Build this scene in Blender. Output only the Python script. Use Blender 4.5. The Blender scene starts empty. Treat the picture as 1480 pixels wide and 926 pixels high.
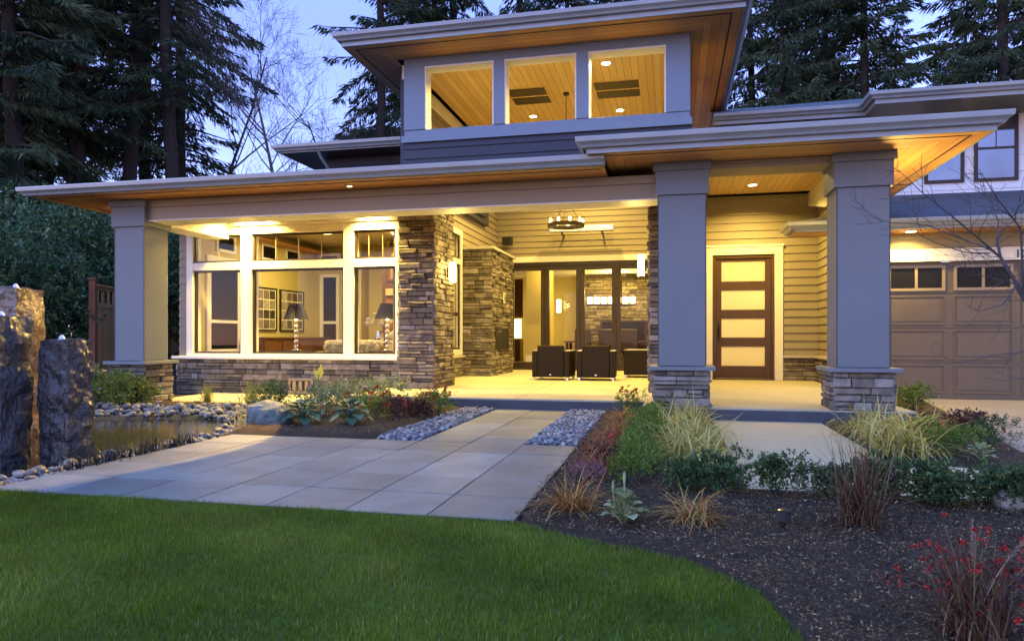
import bpy, math, random
import numpy as np
from mathutils import Vector, Matrix, noise as mnoise
R = math.radians
random.seed(7); rng = np.random.default_rng(7)
scene = bpy.context.scene
COL = scene.collection

# ---------------------------------------------------------------- camera
YAW = math.atan(.2277)
cam_d = bpy.data.cameras.new('camera'); cam = bpy.data.objects.new('camera', cam_d); COL.objects.link(cam)
cam.location = (0, 0, 1.02); cam.rotation_euler = (R(90), 0, YAW)
cam_d.sensor_width = 36; cam_d.lens = 24.57; cam_d.shift_y = 24/1480
cam_d.clip_start = .05; cam_d.clip_end = 600
scene.camera = cam

# ---------------------------------------------------------------- dusk sky and sun
SUN_EL, SUN_AZ = 20, 228
w = bpy.data.worlds.new('World'); scene.world = w; w.use_nodes = True
nt = w.node_tree; nt.nodes.clear()
sky = nt.nodes.new('ShaderNodeTexSky'); sky.sky_type = 'NISHITA'; sky.sun_disc = False
sky.sun_elevation = R(SUN_EL); sky.sun_rotation = R(SUN_AZ); sky.air_density = 1.2; sky.dust_density = .1; sky.ozone_density = 5
tint = nt.nodes.new('ShaderNodeMix'); tint.data_type = 'RGBA'; tint.blend_type = 'MULTIPLY'; tint.inputs[0].default_value = 1
tcw = nt.nodes.new('ShaderNodeTexCoord'); sxw = nt.nodes.new('ShaderNodeSeparateXYZ'); rw = nt.nodes.new('ShaderNodeValToRGB')
nt.links.new(tcw.outputs['Generated'], sxw.inputs[0]); nt.links.new(sxw.outputs[2], rw.inputs[0]); nt.links.new(rw.outputs[0], tint.inputs[7])
rw.color_ramp.elements[0].position = .40; rw.color_ramp.elements[0].color = (.72, .505, .74, 1)
rw.color_ramp.elements[1].position = .75; rw.color_ramp.elements[1].color = (1.04, .99, 1.16, 1)
bg = nt.nodes.new('ShaderNodeBackground'); bg.inputs[1].default_value = .14
wo = nt.nodes.new('ShaderNodeOutputWorld')
nt.links.new(sky.outputs[0], tint.inputs[6]); nt.links.new(tint.outputs[2], bg.inputs[0]); nt.links.new(bg.outputs[0], wo.inputs[0])
sd = bpy.data.lights.new('sun', 'SUN'); sd.energy = .12; sd.angle = R(20); sd.color = (.52, .70, 1.0)
sun = bpy.data.objects.new('sun', sd); COL.objects.link(sun)
sun.rotation_euler = Vector((.70, .63, -.342)).to_track_quat('-Z', 'Y').to_euler()
vs = scene.view_settings; vs.view_transform = 'Standard'; vs.look = 'None'; vs.exposure = 2.38; vs.gamma = 1; vs.use_curve_mapping = False
cy = scene.cycles; cy.use_denoising = True; cy.max_bounces = 7; cy.diffuse_bounces = 4; cy.glossy_bounces = 4
cy.transparent_max_bounces = 16; cy.transmission_bounces = 6; cy.sample_clamp_indirect = 6; cy.caustics_reflective = False; cy.caustics_refractive = False
LK = .44
WARM = (1.0, .71, .18)
WARMW = (1.0, .76, .26)

# ---------------------------------------------------------------- photo pixel (1480 wide) -> point on the level z
def G(px, py, z=0.0):
    u = (px-740)/1010; s, c = math.sin(YAW), math.cos(YAW)
    D = 1010*(1.02-z)/(py-487)
    return D*(u*c-s), D*(c+u*s)

# ---------------------------------------------------------------- materials
def new_mat(name):
    m = bpy.data.materials.new(name); m.use_nodes = True
    return m, m.node_tree, m.node_tree.nodes['Principled BSDF']
def N(nt, t, **k):
    n = nt.nodes.new(t)
    for a, b in k.items(): setattr(n, a, b)
    return n
def ramp(nt, src, stops):
    r = N(nt, 'ShaderNodeValToRGB'); e = r.color_ramp.elements
    while len(e) > 1: e.remove(e[0])
    e[0].position = stops[0][0]; e[0].color = (*stops[0][1], 1)
    for p, c in stops[1:]:
        q = e.new(p); q.color = (*c, 1)
    nt.links.new(src, r.inputs[0]); return r
def coords(nt, stretch=(1, 1, 1)):
    tc = N(nt, 'ShaderNodeTexCoord'); mp = N(nt, 'ShaderNodeMapping'); mp.inputs['Scale'].default_value = stretch
    nt.links.new(tc.outputs['Object'], mp.inputs[0]); return mp.outputs[0]
def noise_n(nt, vec, scale, detail=5, rough=.6):
    n = N(nt, 'ShaderNodeTexNoise'); n.inputs['Scale'].default_value = scale; n.inputs['Detail'].default_value = detail
    n.inputs['Roughness'].default_value = rough; nt.links.new(vec, n.inputs['Vector']); return n.outputs[0]
def mixc(nt, fac, a, b, mode='MIX'):
    m = N(nt, 'ShaderNodeMix', data_type='RGBA', blend_type=mode)
    for i, v in ((0, fac), (6, a), (7, b)):
        if hasattr(v, 'is_output'): nt.links.new(v, m.inputs[i])
        else: m.inputs[i].default_value = v if i == 0 else (*v, 1)
    return m.outputs[2]
def bump(nt, b, h, strength=.3, dist=.01):
    n = N(nt, 'ShaderNodeBump'); n.inputs['Strength'].default_value = strength; n.inputs['Distance'].default_value = dist
    nt.links.new(h, n.inputs['Height']); nt.links.new(n.outputs[0], b.inputs['Normal']); return n

def plain(name, c1, c2=None, scale=4, rough=.6, bs=60, bd=.0, spec=.4, metal=0, stretch=(1, 1, 1), rvar=.1):
    """two-tone noise paint with optional bump and uneven gloss"""
    m, t, b = new_mat(name); v = coords(t, stretch)
    c2 = c2 or tuple(x*.82 for x in c1)
    n1 = noise_n(t, v, scale)
    r = ramp(t, n1, [(.3, c2), (.7, c1)])
    t.links.new(r.outputs[0], b.inputs['Base Color'])
    rr = N(t, 'ShaderNodeMapRange'); rr.inputs['To Min'].default_value = max(.02, rough-rvar); rr.inputs['To Max'].default_value = min(1, rough+rvar)
    t.links.new(n1, rr.inputs[0]); t.links.new(rr.outputs[0], b.inputs['Roughness'])
    b.inputs['Specular IOR Level'].default_value = spec; b.inputs['Metallic'].default_value = metal
    if bd: bump(t, b, noise_n(t, v, bs), .6, bd)
    return m
def tinted(name, stops, rough=.7, bs=25, bd=.006, mott=.5, spec=.3, trans=0, ms=9):
    """colour by each piece's own random number (attribute rnd), mottled by noise"""
    m, t, b = new_mat(name); v = coords(t)
    a = N(t, 'ShaderNodeAttribute', attribute_name='rnd')
    r = ramp(t, a.outputs['Fac'], stops)
    n = noise_n(t, v, ms)
    g = ramp(t, n, [(.25, (1-mott,)*3), (.75, (1+mott*.4,)*3)])
    c = mixc(t, 1.0, r.outputs[0], g.outputs[0], 'MULTIPLY')
    t.links.new(c, b.inputs['Base Color']); b.inputs['Roughness'].default_value = rough; b.inputs['Specular IOR Level'].default_value = spec
    if bd: bump(t, b, noise_n(t, v, bs, 8, .7), .7, bd)
    if trans:
        tr = N(t, 'ShaderNodeBsdfTranslucent'); mx = N(t, 'ShaderNodeMixShader'); mx.inputs[0].default_value = trans
        t.links.new(c, tr.inputs[0]); t.links.new(b.outputs[0], mx.inputs[1]); t.links.new(tr.outputs[0], mx.inputs[2])
        t.links.new(mx.outputs[0], t.nodes['Material Output'].inputs[0])
    return m
def planks(name, axis, width, c1, c2, rough=.45, groove=.05):
    """boards running along axis ('x' or 'y' or 'z'), each with its own tone, grain along it"""
    m, t, b = new_mat(name); tc = N(t, 'ShaderNodeTexCoord'); sx = N(t, 'ShaderNodeSeparateXYZ')
    t.links.new(tc.outputs['Object'], sx.inputs[0])
    across = {'x': 1, 'y': 0, 'z': 0}[axis]
    d = N(t, 'ShaderNodeMath', operation='DIVIDE'); d.inputs[1].default_value = width; t.links.new(sx.outputs[across], d.inputs[0])
    fl = N(t, 'ShaderNodeMath', operation='FLOOR'); fr = N(t, 'ShaderNodeMath', operation='FRACT')
    t.links.new(d.outputs[0], fl.inputs[0]); t.links.new(d.outputs[0], fr.inputs[0])
    wn = N(t, 'ShaderNodeTexWhiteNoise', noise_dimensions='1D'); t.links.new(fl.outputs[0], wn.inputs['W'])
    st = {'x': (1.2, 22, 22), 'y': (22, 1.2, 22), 'z': (22, 22, 1.2)}[axis]
    mp = N(t, 'ShaderNodeMapping'); mp.inputs['Scale'].default_value = st; t.links.new(tc.outputs['Object'], mp.inputs[0])
    ad = N(t, 'ShaderNodeVectorMath', operation='ADD'); t.links.new(mp.outputs[0], ad.inputs[0]); t.links.new(wn.outputs[1], ad.inputs[1])
    g = noise_n(t, ad.outputs[0], 1.6, 6, .65)
    mx = N(t, 'ShaderNodeMath', operation='MULTIPLY_ADD'); mx.inputs[1].default_value = .55
    t.links.new(wn.outputs[0], mx.inputs[0]); t.links.new(g, mx.inputs[2])
    r = ramp(t, mx.outputs[0], [(.3, c2), (1.0, c1)])
    gm = N(t, 'ShaderNodeMath', operation='COMPARE'); gm.inputs[1].default_value = 0; gm.inputs[2].default_value = groove
    t.links.new(fr.outputs[0], gm.inputs[0])
    c = mixc(t, gm.outputs[0], r.outputs[0], tuple(x*.25 for x in c2))
    t.links.new(c, b.inputs['Base Color']); b.inputs['Roughness'].default_value = rough
    iv = N(t, 'ShaderNodeMath', operation='SUBTRACT'); iv.inputs[0].default_value = 1; t.links.new(gm.outputs[0], iv.inputs[1])
    bump(t, b, iv.outputs[0], .5, .006)
    return m
def emit(name, col, s):
    m, t, b = new_mat(name); b.inputs['Base Color'].default_value = (*col, 1)
    b.inputs['Emission Color'].default_value = (*col, 1); b.inputs['Emission Strength'].default_value = s
    return m
def glass_mat(name, refl=1.0, tintc=(1, 1, 1), rough=0.0):
    m, t, b = new_mat(name); t.nodes.remove(b)
    tr = N(t, 'ShaderNodeBsdfTransparent'); tr.inputs[0].default_value = (*tintc, 1)
    gl = N(t, 'ShaderNodeBsdfGlossy'); gl.inputs['Roughness'].default_value = rough
    fz = N(t, 'ShaderNodeFresnel'); fz.inputs[0].default_value = 1.45
    mu = N(t, 'ShaderNodeMath', operation='MULTIPLY'); mu.inputs[1].default_value = refl; t.links.new(fz.outputs[0], mu.inputs[0])
    mx = N(t, 'ShaderNodeMixShader'); t.links.new(mu.outputs[0], mx.inputs[0]); t.links.new(tr.outputs[0], mx.inputs[1]); t.links.new(gl.outputs[0], mx.inputs[2])
    t.links.new(mx.outputs[0], t.nodes['Material Output'].inputs[0]); return m

M = {}
M['column'] = plain('column_paint', (.158, .170, .172), (.136, .147, .150), 1.2, .6, 90, .0006)
M['trim_grey'] = plain('trim_taupe_paint', (.29, .225, .135), (.255, .195, .115), 2, .5)
M['gutter'] = plain('gutter_metal_paint', (.275, .29, .29), (.225, .238, .24), 2.5, .32, spec=.6)
M['trim_cream'] = plain('cream_trim_paint', (.72, .68, .58), (.66, .62, .52), 2, .5)
M['siding'] = plain('taupe_siding', (.275, .225, .145), (.24, .195, .122), 1.6, .65, 80, .0006)
M['siding_blue'] = plain('dark_slate_siding', (.030, .033, .048), (.024, .027, .04), 2, .6)
M['tower_frame'] = plain('slate_tower_paint', (.165, .21, .265), (.145, .185, .235), 2, .55)
M['siding_pale'] = plain('pale_siding', (.72, .73, .75), (.66, .67, .70), 2, .6)
M['stone'] = tinted('ledge_stone', [(0, (.10, .084, .068)), (.25, (.16, .132, .10)), (.5, (.21, .170, .122)), (.75, (.255, .215, .165)), (1, (.33, .29, .235))], .85, 30, .012, .55)
M['mortar'] = plain('stone_backing', (.035, .03, .026), None, 8, .9)
M['sill'] = plain('cast_sill', (.44, .40, .34), (.38, .345, .29), 6, .7, 60, .001)
M['cedar_x'] = planks('cedar_soffit_along', 'x', .13, (.64, .30, .08), (.42, .175, .04))
M['cedar_y'] = planks('cedar_soffit_across', 'y', .13, (.64, .30, .08), (.42, .175, .04))
M['pine_y'] = planks('pine_ceiling', 'y', .13, (.62, .43, .20), (.48, .30, .12))
M['shingle'] = None
M['concrete'] = plain('porch_concrete', (.43, .38, .25), (.36, .315, .205), 1.1, .7, 120, .001)
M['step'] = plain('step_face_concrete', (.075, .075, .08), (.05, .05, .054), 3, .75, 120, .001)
M['walk'] = plain('walk_concrete', (.48, .40, .25), (.41, .335, .205), 1.4, .72, 150, .001)
M['paver'] = tinted('slate_grey_paver', [(0, (.14, .152, .147)), (.5, (.188, .20, .193)), (1, (.238, .248, .238))], .50, 90, .0012, .42, spec=.5, ms=2.3)
M['joint'] = plain('joint_sand', (.10, .095, .085), None, 30, .9)
M['aggregate'] = tinted('exposed_aggregate', [(0, (.33, .285, .225)), (1, (.33, .285, .225))], .8, 160, .004, .5, ms=110)
M['darkwood'] = plain('dark_stained_wood', (.085, .038, .011), (.05, .022, .008), 3, .4, stretch=(14, 14, 1), spec=.3)
M['bronze'] = plain('bronze_frame', (.034, .020, .011), (.024, .014, .008), 3, .4)
M['redwood'] = plain('red_brown_wood', (.13, .052, .02), (.08, .03, .012), 3, .4, stretch=(2, 14, 14))
M['glass'] = glass_mat('window_glass', .22)
M['frost'] = None
M['dark_glass'] = plain('dark_window_glass', (.012, .011, .009), None, 2, .12, spec=.10, rvar=.03)
M['black'] = plain('black_metal', (.014, .013, .013), None, 5, .4)
M['steel'] = plain('brushed_steel', (.7, .69, .66), None, 5, .28, metal=1)
M['wicker'] = None
M['garage'] = plain('taupe_garage_paint', (.128, .096, .062), (.108, .080, .052), 2, .5)
M['fence'] = planks('cedar_fence_boards', 'z', .14, (.46, .29, .14), (.30, .18, .08), .75)
M['post'] = plain('reddish_post', (.24, .085, .04), (.17, .06, .03), 3, .7, stretch=(10, 10, 1))
M['int_wall'] = plain('warm_interior_wall', (.54, .45, .17), (.50, .41, .15), 2, .8)
M['int_ceil'] = plain('interior_ceiling', (.66, .58, .44), None, 2, .85)
M['int_floor'] = planks('oak_floor', 'y', .12, (.30, .16, .07), (.20, .10, .045))
M['white'] = plain('white_paint', (.80, .78, .74), (.76, .74, .70), 3, .5)
M['mulch'] = plain('bark_mulch', (.062, .036, .019), (.022, .013, .007), 40, .95, 60, .02)
M['chip'] = tinted('bark_chips', [(0, (.024, .012, .005)), (.45, (.075, .040, .017)), (.8, (.17, .09, .036)), (.92, (.32, .20, .10)), (1, (.50, .36, .21))], .85, 20, 0, .2)
M['soil'] = plain('forest_floor', (.045, .035, .022), (.022, .02, .012), 1.5, .95, 12, .03)
M['turf'] = plain('turf_base', (.085, .125, .012), (.055, .085, .009), 6, .9, 80, .01)
M['blade'] = tinted('grass_blades', [(0, (.085, .135, .009)), (.5, (.17, .235, .018)), (.9, (.27, .31, .04)), (1, (.46, .40, .17))], .7, 20, 0, .5, trans=.25, ms=1.6, spec=.08)
M['pebble'] = tinted('river_pebbles', [(0, (.08, .083, .09)), (.4, (.17, .17, .175)), (.75, (.27, .265, .26)), (1, (.45, .44, .42))], .55, 40, .001, .2, ms=14)
M['cobble'] = plain('river_cobble', (.22, .175, .125), (.10, .085, .065), 14, .55, 40, .003)
M['cobble2'] = plain('pale_cobble', (.33, .28, .21), (.17, .145, .11), 14, .55, 40, .003)
M['cobble3'] = plain('dark_cobble', (.11, .10, .095), (.05, .048, .046), 14, .45, 40, .003)
M['basalt'] = plain('wet_basalt', (.034, .033, .035), (.008, .009, .012), 5, .24, 22, .03, spec=.6, rvar=.2)
M['basalt_warm_lit'] = plain('warm_lit_basalt', (.17, .095, .035), (.020, .016, .014), 4, .25, 22, .03, spec=.6, rvar=.2)  # brown patches stand in for warm light falling on the stone
M['boulder'] = plain('tan_boulder', (.36, .27, .16), (.20, .15, .09), 3, .8, 14, .03)
M['green_rock'] = plain('green_grey_rock', (.19, .22, .205), (.04, .06, .052), 7, .7, 16, .03)
M['bark'] = plain('conifer_bark', (.05, .038, .03), (.02, .016, .013), 5, .9, 14, .04, stretch=(4, 4, .7))
M['twig'] = plain('grey_twig', (.085, .07, .062), (.045, .037, .034), 9, .8)
M['needle'] = tinted('conifer_needles', [(0, (.018, .036, .017)), (.5, (.052, .082, .036)), (1, (.12, .15, .055))], .65, 20, 0, .4, trans=.15, ms=.6)
M['laurel'] = tinted('laurel_leaves', [(0, (.026, .06, .024)), (.6, (.085, .15, .055)), (.85, (.14, .21, .08)), (1, (.34, .40, .18))], .4, 20, 0, .3, trans=.2, spec=.35, ms=1.2)  # palest leaf tone stands in for highlights on the foliage
M['box_leaf'] = tinted('boxwood_leaves', [(0, (.07, .125, .018)), (.6, (.17, .265, .04)), (1, (.30, .38, .09))], .5, 20, 0, .3, trans=.35, spec=.2, ms=7)
M['holly'] = tinted('dark_hedge_leaves', [(0, (.032, .066, .020)), (.6, (.068, .128, .038)), (1, (.17, .23, .09))], .4, 20, 0, .3, trans=.3, spec=.25, ms=7)
M['juniper'] = tinted('juniper_sprays', [(0, (.05, .085, .014)), (.6, (.125, .175, .03)), (1, (.25, .27, .06))], .6, 20, 0, .3, trans=.15, ms=4)
M['gold_grass'] = tinted('golden_grass', [(0, (.22, .20, .04)), (.5, (.48, .40, .09)), (1, (.68, .58, .22))], .55, 20, 0, .15, trans=.3)
M['lime_grass'] = tinted('lime_grass', [(0, (.11, .15, .03)), (.6, (.24, .26, .05)), (1, (.38, .34, .10))], .55, 20, 0, .15, trans=.3)
M['orange_grass'] = tinted('orange_grass', [(0, (.24, .09, .02)), (.4, (.46, .19, .045)), (.7, (.52, .29, .08)), (.88, (.30, .32, .09)), (1, (.60, .40, .24))], .55, 20, 0, .15, trans=.3)
M['russet_grass'] = tinted('russet_grass', [(0, (.20, .06, .02)), (.6, (.36, .13, .04)), (1, (.46, .25, .12))], .6, 20, 0, .15, trans=.3)
M['purple_grass'] = tinted('purple_fountain_grass', [(0, (.06, .020, .014)), (.5, (.13, .06, .032)), (.8, (.24, .16, .09)), (1, (.20, .20, .08))], .6, 20, 0, .15, trans=.25, spec=.1)
M['plume'] = plain('straw_plume', (.34, .21, .15), (.22, .13, .10), 30, .9)
M['hosta'] = tinted('hosta_leaves', [(0, (.05, .11, .06)), (.6, (.10, .19, .11)), (1, (.20, .29, .15))], .45, 30, 0, .2, trans=.25, ms=12)
M['varieg'] = tinted('variegated_leaves', [(0, (.12, .17, .05)), (.5, (.28, .32, .13)), (1, (.50, .50, .26))], .5, 30, 0, .2, trans=.25)
M['yellow_leaf'] = tinted('yellow_leaves', [(0, (.40, .38, .03)), (1, (.62, .55, .06))], .5, 30, 0, .2, trans=.35)
M['pink_leaf'] = tinted('pink_heather', [(0, (.17, .06, .06)), (1, (.36, .18, .19))], .6, 30, 0, .2, trans=.2)
M['bronze_leaf'] = tinted('bronze_leaves', [(0, (.045, .016, .014)), (.7, (.10, .035, .025)), (1, (.16, .07, .04))], .5, 30, 0, .2, trans=.2)
M['mondo'] = tinted('black_mondo_leaves', [(0, (.010, .010, .010)), (1, (.03, .034, .022))], .5, 20, 0, .2)
M['red_fl'] = tinted('red_flowers', [(0, (.30, .012, .012)), (1, (.52, .045, .03))], .5, 30, 0, .2, trans=.2)
M['purple_fl'] = tinted('magenta_flower', [(0, (.36, .03, .30)), (1, (.55, .08, .45))], .5, 30, 0, .2, trans=.2)
M['peach_fl'] = plain('peach_flower', (.65, .28, .16), None, 20, .6)
M['pale_fl'] = tinted('pale_flower', [(0, (.22, .30, .13)), (1, (.40, .46, .24))], .6, 30, 0, .2, trans=.2)
M['fur'] = tinted('cream_fur', [(0, (.62, .55, .40)), (1, (.80, .74, .60))], .9, 30, 0, .1, trans=.2)
M['cushion'] = plain('linen_cushion', (.62, .54, .42), None, 30, .9, 90, .003)
M['sofa'] = plain('brown_sofa_cloth', (.17, .11, .06), None, 20, .9, 90, .003)
M['shade'] = plain('black_lamp_shade', (.030, .026, .018), None, 20, .45)
M['silver'] = plain('mercury_glass', (.85, .82, .72), None, 8, .12, metal=1)
M['paper'] = plain('mount_card', (.74, .66, .50), None, 5, .8)
M['photo'] = tinted('photo_prints', [(0, (.04, .035, .03)), (.5, (.22, .18, .13)), (1, (.5, .44, .35))], .5, 30, 0, .6, ms=18)
M['lamp_on'] = emit('lit_lamp_lens', (1.0, .80, .36), 20)
M['sconce_on'] = emit('lit_sconce_glass', (1.0, .74, .26), 7)
M['shade_on'] = emit('lit_shade_glass', (1.0, .76, .30), 2)
M['upper_glass'] = plain('reflecting_window_glass', (.30, .29, .31), (.20, .19, .2), 1.2, .05, spec=.9, metal=.9, rvar=.02)
M['water_white'] = plain('white_water', (.8, .82, .85), None, 40, .4)
def mk_special():
    # roof shingles
    m, t, b = new_mat('asphalt_shingles'); v = coords(t)
    br = N(t, 'ShaderNodeTexBrick'); br.inputs['Scale'].default_value = 1; br.inputs['Brick Width'].default_value = .22; br.inputs['Row Height'].default_value = .14
    br.inputs['Mortar Size'].default_value = .006; br.inputs['Color1'].default_value = (.10, .10, .12, 1); br.inputs['Color2'].default_value = (.055, .057, .072, 1); br.inputs['Mortar'].default_value = (.02, .02, .025, 1)
    t.links.new(v, br.inputs['Vector'])
    c = mixc(t, .55, br.outputs[0], ramp(t, noise_n(t, v, 35), [(.3, (.045, .045, .055)), (.7, (.15, .15, .17))]).outputs[0])
    t.links.new(c, b.inputs['Base Color']); b.inputs['Roughness'].default_value = .85; bump(t, b, br.outputs[0], .5, .02); M['shingle'] = m
    # etched door glass, lit from the hall behind it
    m, t, b = new_mat('etched_glass'); b.inputs['Base Color'].default_value = (.86, .80, .66, 1); b.inputs['Roughness'].default_value = .45
    tr = N(t, 'ShaderNodeBsdfTranslucent'); tr.inputs[0].default_value = (.9, .85, .7, 1); mx = N(t, 'ShaderNodeMixShader'); mx.inputs[0].default_value = .7
    b.inputs['Roughness'].default_value = .25
    t.links.new(b.outputs[0], mx.inputs[1]); t.links.new(tr.outputs[0], mx.inputs[2]); t.links.new(mx.outputs[0], t.nodes['Material Output'].inputs[0]); M['frost'] = m
    # woven wicker
    m, t, b = new_mat('dark_wicker'); v = coords(t)
    ck = N(t, 'ShaderNodeTexBrick'); ck.inputs['Scale'].default_value = 1; ck.inputs['Brick Width'].default_value = .03; ck.inputs['Row Height'].default_value = .012; ck.inputs['Mortar Size'].default_value = .002
    ck.inputs['Color1'].default_value = (.026, .017, .011, 1); ck.inputs['Color2'].default_value = (.015, .010, .007, 1); ck.inputs['Mortar'].default_value = (.008, .005, .004, 1)
    mp = N(t, 'ShaderNodeMapping'); mp.inputs['Rotation'].default_value = (R(90), 0, 0); t.links.new(v, mp.inputs[0]); t.links.new(mp.outputs[0], ck.inputs['Vector'])
    t.links.new(ck.outputs[0], b.inputs['Base Color']); b.inputs['Roughness'].default_value = .6; b.inputs['Specular IOR Level'].default_value = .2; bump(t, b, ck.outputs[0], .5, .004); M['wicker'] = m
    # pond water
    m, t, b = new_mat('pond_water'); b.inputs['Base Color'].default_value = (.030, .026, .012, 1); b.inputs['Roughness'].default_value = .05
    b.inputs['IOR'].default_value = 1.33; b.inputs['Specular IOR Level'].default_value = .8
    v = coords(t, (1, 2.2, 1)); bump(t, b, noise_n(t, v, 7, 3), .10, .03); M['water'] = m
mk_special()

# ---------------------------------------------------------------- mesh helpers
WORLD = {}                                       # where each parent stands (translations only)
def wl(o):
    return WORLD.get(o.name, Vector((0, 0, 0))) if o else Vector((0, 0, 0))
class MB:
    def __init__(s): s.v, s.f, s.m, s.r = [], [], [], []
    def add(s, vs, fs, mi=0, r=None):
        n = len(s.v); s.v += [tuple(p) for p in vs]
        r = random.random() if r is None else r
        for f in fs: s.f.append([i+n for i in f]); s.m.append(mi); s.r.append(r)
    def box(s, x0, x1, y0, y1, z0, z1, mi=0, r=None):
        if x0 > x1: x0, x1 = x1, x0
        if y0 > y1: y0, y1 = y1, y0
        s.add([(x0,y0,z0),(x1,y0,z0),(x1,y1,z0),(x0,y1,z0),(x0,y0,z1),(x1,y0,z1),(x1,y1,z1),(x0,y1,z1)],
              [(0,3,2,1),(4,5,6,7),(0,1,5,4),(1,2,6,5),(2,3,7,6),(3,0,4,7)], mi, r)
    def quad(s, a, b, c, d, mi=0, r=None): s.add([a, b, c, d], [(0, 1, 2, 3)], mi, r)
    def prism(s, poly, z0, z1, mi=0):            # plan polygon (counter-clockwise) given height
        n = len(poly)
        s.add([(x, y, z0) for x, y in poly]+[(x, y, z1) for x, y in poly],
              [tuple(range(n-1, -1, -1)), tuple(range(n, 2*n))]+[(i, (i+1) % n, n+(i+1) % n, n+i) for i in range(n)], mi)
    def tube(s, path, rad, n=8, mi=0, r=None):
        path = [Vector(p) for p in path]; rings = []
        if not hasattr(rad, '__len__'): rad = [rad]*len(path)
        up = Vector((0, 0, 1))
        for i, p in enumerate(path):
            d = (path[min(i+1, len(path)-1)]-path[max(i-1, 0)]).normalized()
            a = d.cross(up if abs(d.z) < .95 else Vector((1, 0, 0))).normalized(); b = a.cross(d)
            rings += [p+(a*math.cos(2*math.pi*k/n)+b*math.sin(2*math.pi*k/n))*rad[i] for k in range(n)]
        fs = [(i*n+k, i*n+(k+1) % n, (i+1)*n+(k+1) % n, (i+1)*n+k) for i in range(len(path)-1) for k in range(n)]
        fs += [tuple(range(n-1, -1, -1)), tuple((len(path)-1)*n+k for k in range(n))]
        s.add(rings, fs, mi, r)
    def lathe(s, c, prof, n=20, mi=0, r=None):
        vs = [(c[0]+q*math.cos(2*math.pi*k/n), c[1]+q*math.sin(2*math.pi*k/n), c[2]+z) for q, z in prof for k in range(n)]
        fs = [(i*n+k, i*n+(k+1) % n, (i+1)*n+(k+1) % n, (i+1)*n+k) for i in range(len(prof)-1) for k in range(n)]
        fs += [tuple(range(n-1, -1, -1)), tuple((len(prof)-1)*n+k for k in range(n))]
        s.add(vs, fs, mi, r)
    def ball(s, c, rx, ry=None, rz=None, n=12, mi=0):
        ry = ry or rx; rz = rz or rx; h = n//2; vs = []
        for i in range(1, h):
            a = math.pi*i/h
            for k in range(n): vs.append((c[0]+rx*math.sin(a)*math.cos(2*math.pi*k/n), c[1]+ry*math.sin(a)*math.sin(2*math.pi*k/n), c[2]-rz*math.cos(a)))
        vs += [(c[0], c[1], c[2]-rz), (c[0], c[1], c[2]+rz)]
        fs = [(i*n+k, i*n+(k+1) % n, (i+1)*n+(k+1) % n, (i+1)*n+k) for i in range(h-2) for k in range(n)]
        b = len(vs)-2
        fs += [(b, (k+1) % n, k) for k in range(n)]+[(b+1, (h-2)*n+k, (h-2)*n+(k+1) % n) for k in range(n)]
        s.add(vs, fs, mi)
    def sweep(s, path, prof, mi=0, closed=False):
        """profile [(outward, z)] carried along a plan path with mitred corners; outward is to the path's right"""
        n = len(path); P = [Vector((x, y)) for x, y in path]; rows = []
        for i in range(n):
            d0 = (P[i]-P[i-1]).normalized() if (i > 0 or closed) else None
            d1 = (P[(i+1) % n]-P[i]).normalized() if (i < n-1 or closed) else None
            d0 = d0 or d1; d1 = d1 or d0
            n0 = Vector((d0.y, -d0.x)); n1 = Vector((d1.y, -d1.x)); mm = (n0+n1).normalized(); k = 1/max(.3, mm.dot(n0))
            rows += [(P[i].x+mm.x*k*o, P[i].y+mm.y*k*o, z) for o, z in prof]
        q = len(prof)
        fs = [(i*q+j, ((i+1) % n)*q+j, ((i+1) % n)*q+(j+1) % q, i*q+(j+1) % q) for i in range(n if closed else n-1) for j in range(q)]
        if not closed: fs += [tuple(range(q)), tuple((n-1)*q+j for j in range(q-1, -1, -1))]
        s.add(rows, fs, mi)
    def build(s, name, mats, parent=None, smooth=False, bevel=0, origin=None):
        me = bpy.data.meshes.new(name); o = bpy.data.objects.new(name, me); COL.objects.link(o)
        pw = wl(parent); ow = Vector(origin) if origin is not None else pw
        WORLD[o.name] = ow
        me.from_pydata([(x-ow.x, y-ow.y, z-ow.z) for x, y, z in s.v], [], s.f)
        for m in (mats if isinstance(mats, (list, tuple)) else [mats]): me.materials.append(m)
        me.polygons.foreach_set('material_index', s.m)
        a = me.attributes.new('rnd', 'FLOAT', 'FACE'); a.data.foreach_set('value', s.r)
        if smooth: me.polygons.foreach_set('use_smooth', [True]*len(s.f))
        me.update()
        o.location = ow-pw
        if parent: o.parent = parent
        if bevel:
            b = o.modifiers.new('bevel', 'BEVEL'); b.width = bevel; b.segments = 2; b.limit_method = 'ANGLE'
        return o
def tag(o, label=None, cat=None, group=None, kind=None):
    if label: o['label'] = label
    if cat: o['category'] = cat
    if group: o['group'] = group
    if kind: o['kind'] = kind
    return o
def thing(name, label, cat, loc=(0, 0, 0), group=None):
    o = bpy.data.objects.new(name, None); COL.objects.link(o); o.location = loc; o.empty_display_size = .1
    WORLD[o.name] = Vector(loc); return tag(o, label, cat, group)
def dup(o, loc=None, rz=None, sc=None, label=None, group=None):
    c = o.copy(); COL.objects.link(c)
    if loc is not None: c.location = loc
    if rz is not None: c.rotation_euler = (0, 0, rz)
    if sc is not None: c.scale = sc if hasattr(sc, '__len__') else (sc,)*3
    if label: c['label'] = label
    if group: c['group'] = group
    for ch in list(o.children):
        d = ch.copy(); COL.objects.link(d); d.parent = c
        for g in list(ch.children):
            e = g.copy(); COL.objects.link(e); e.parent = d
    return c
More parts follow.
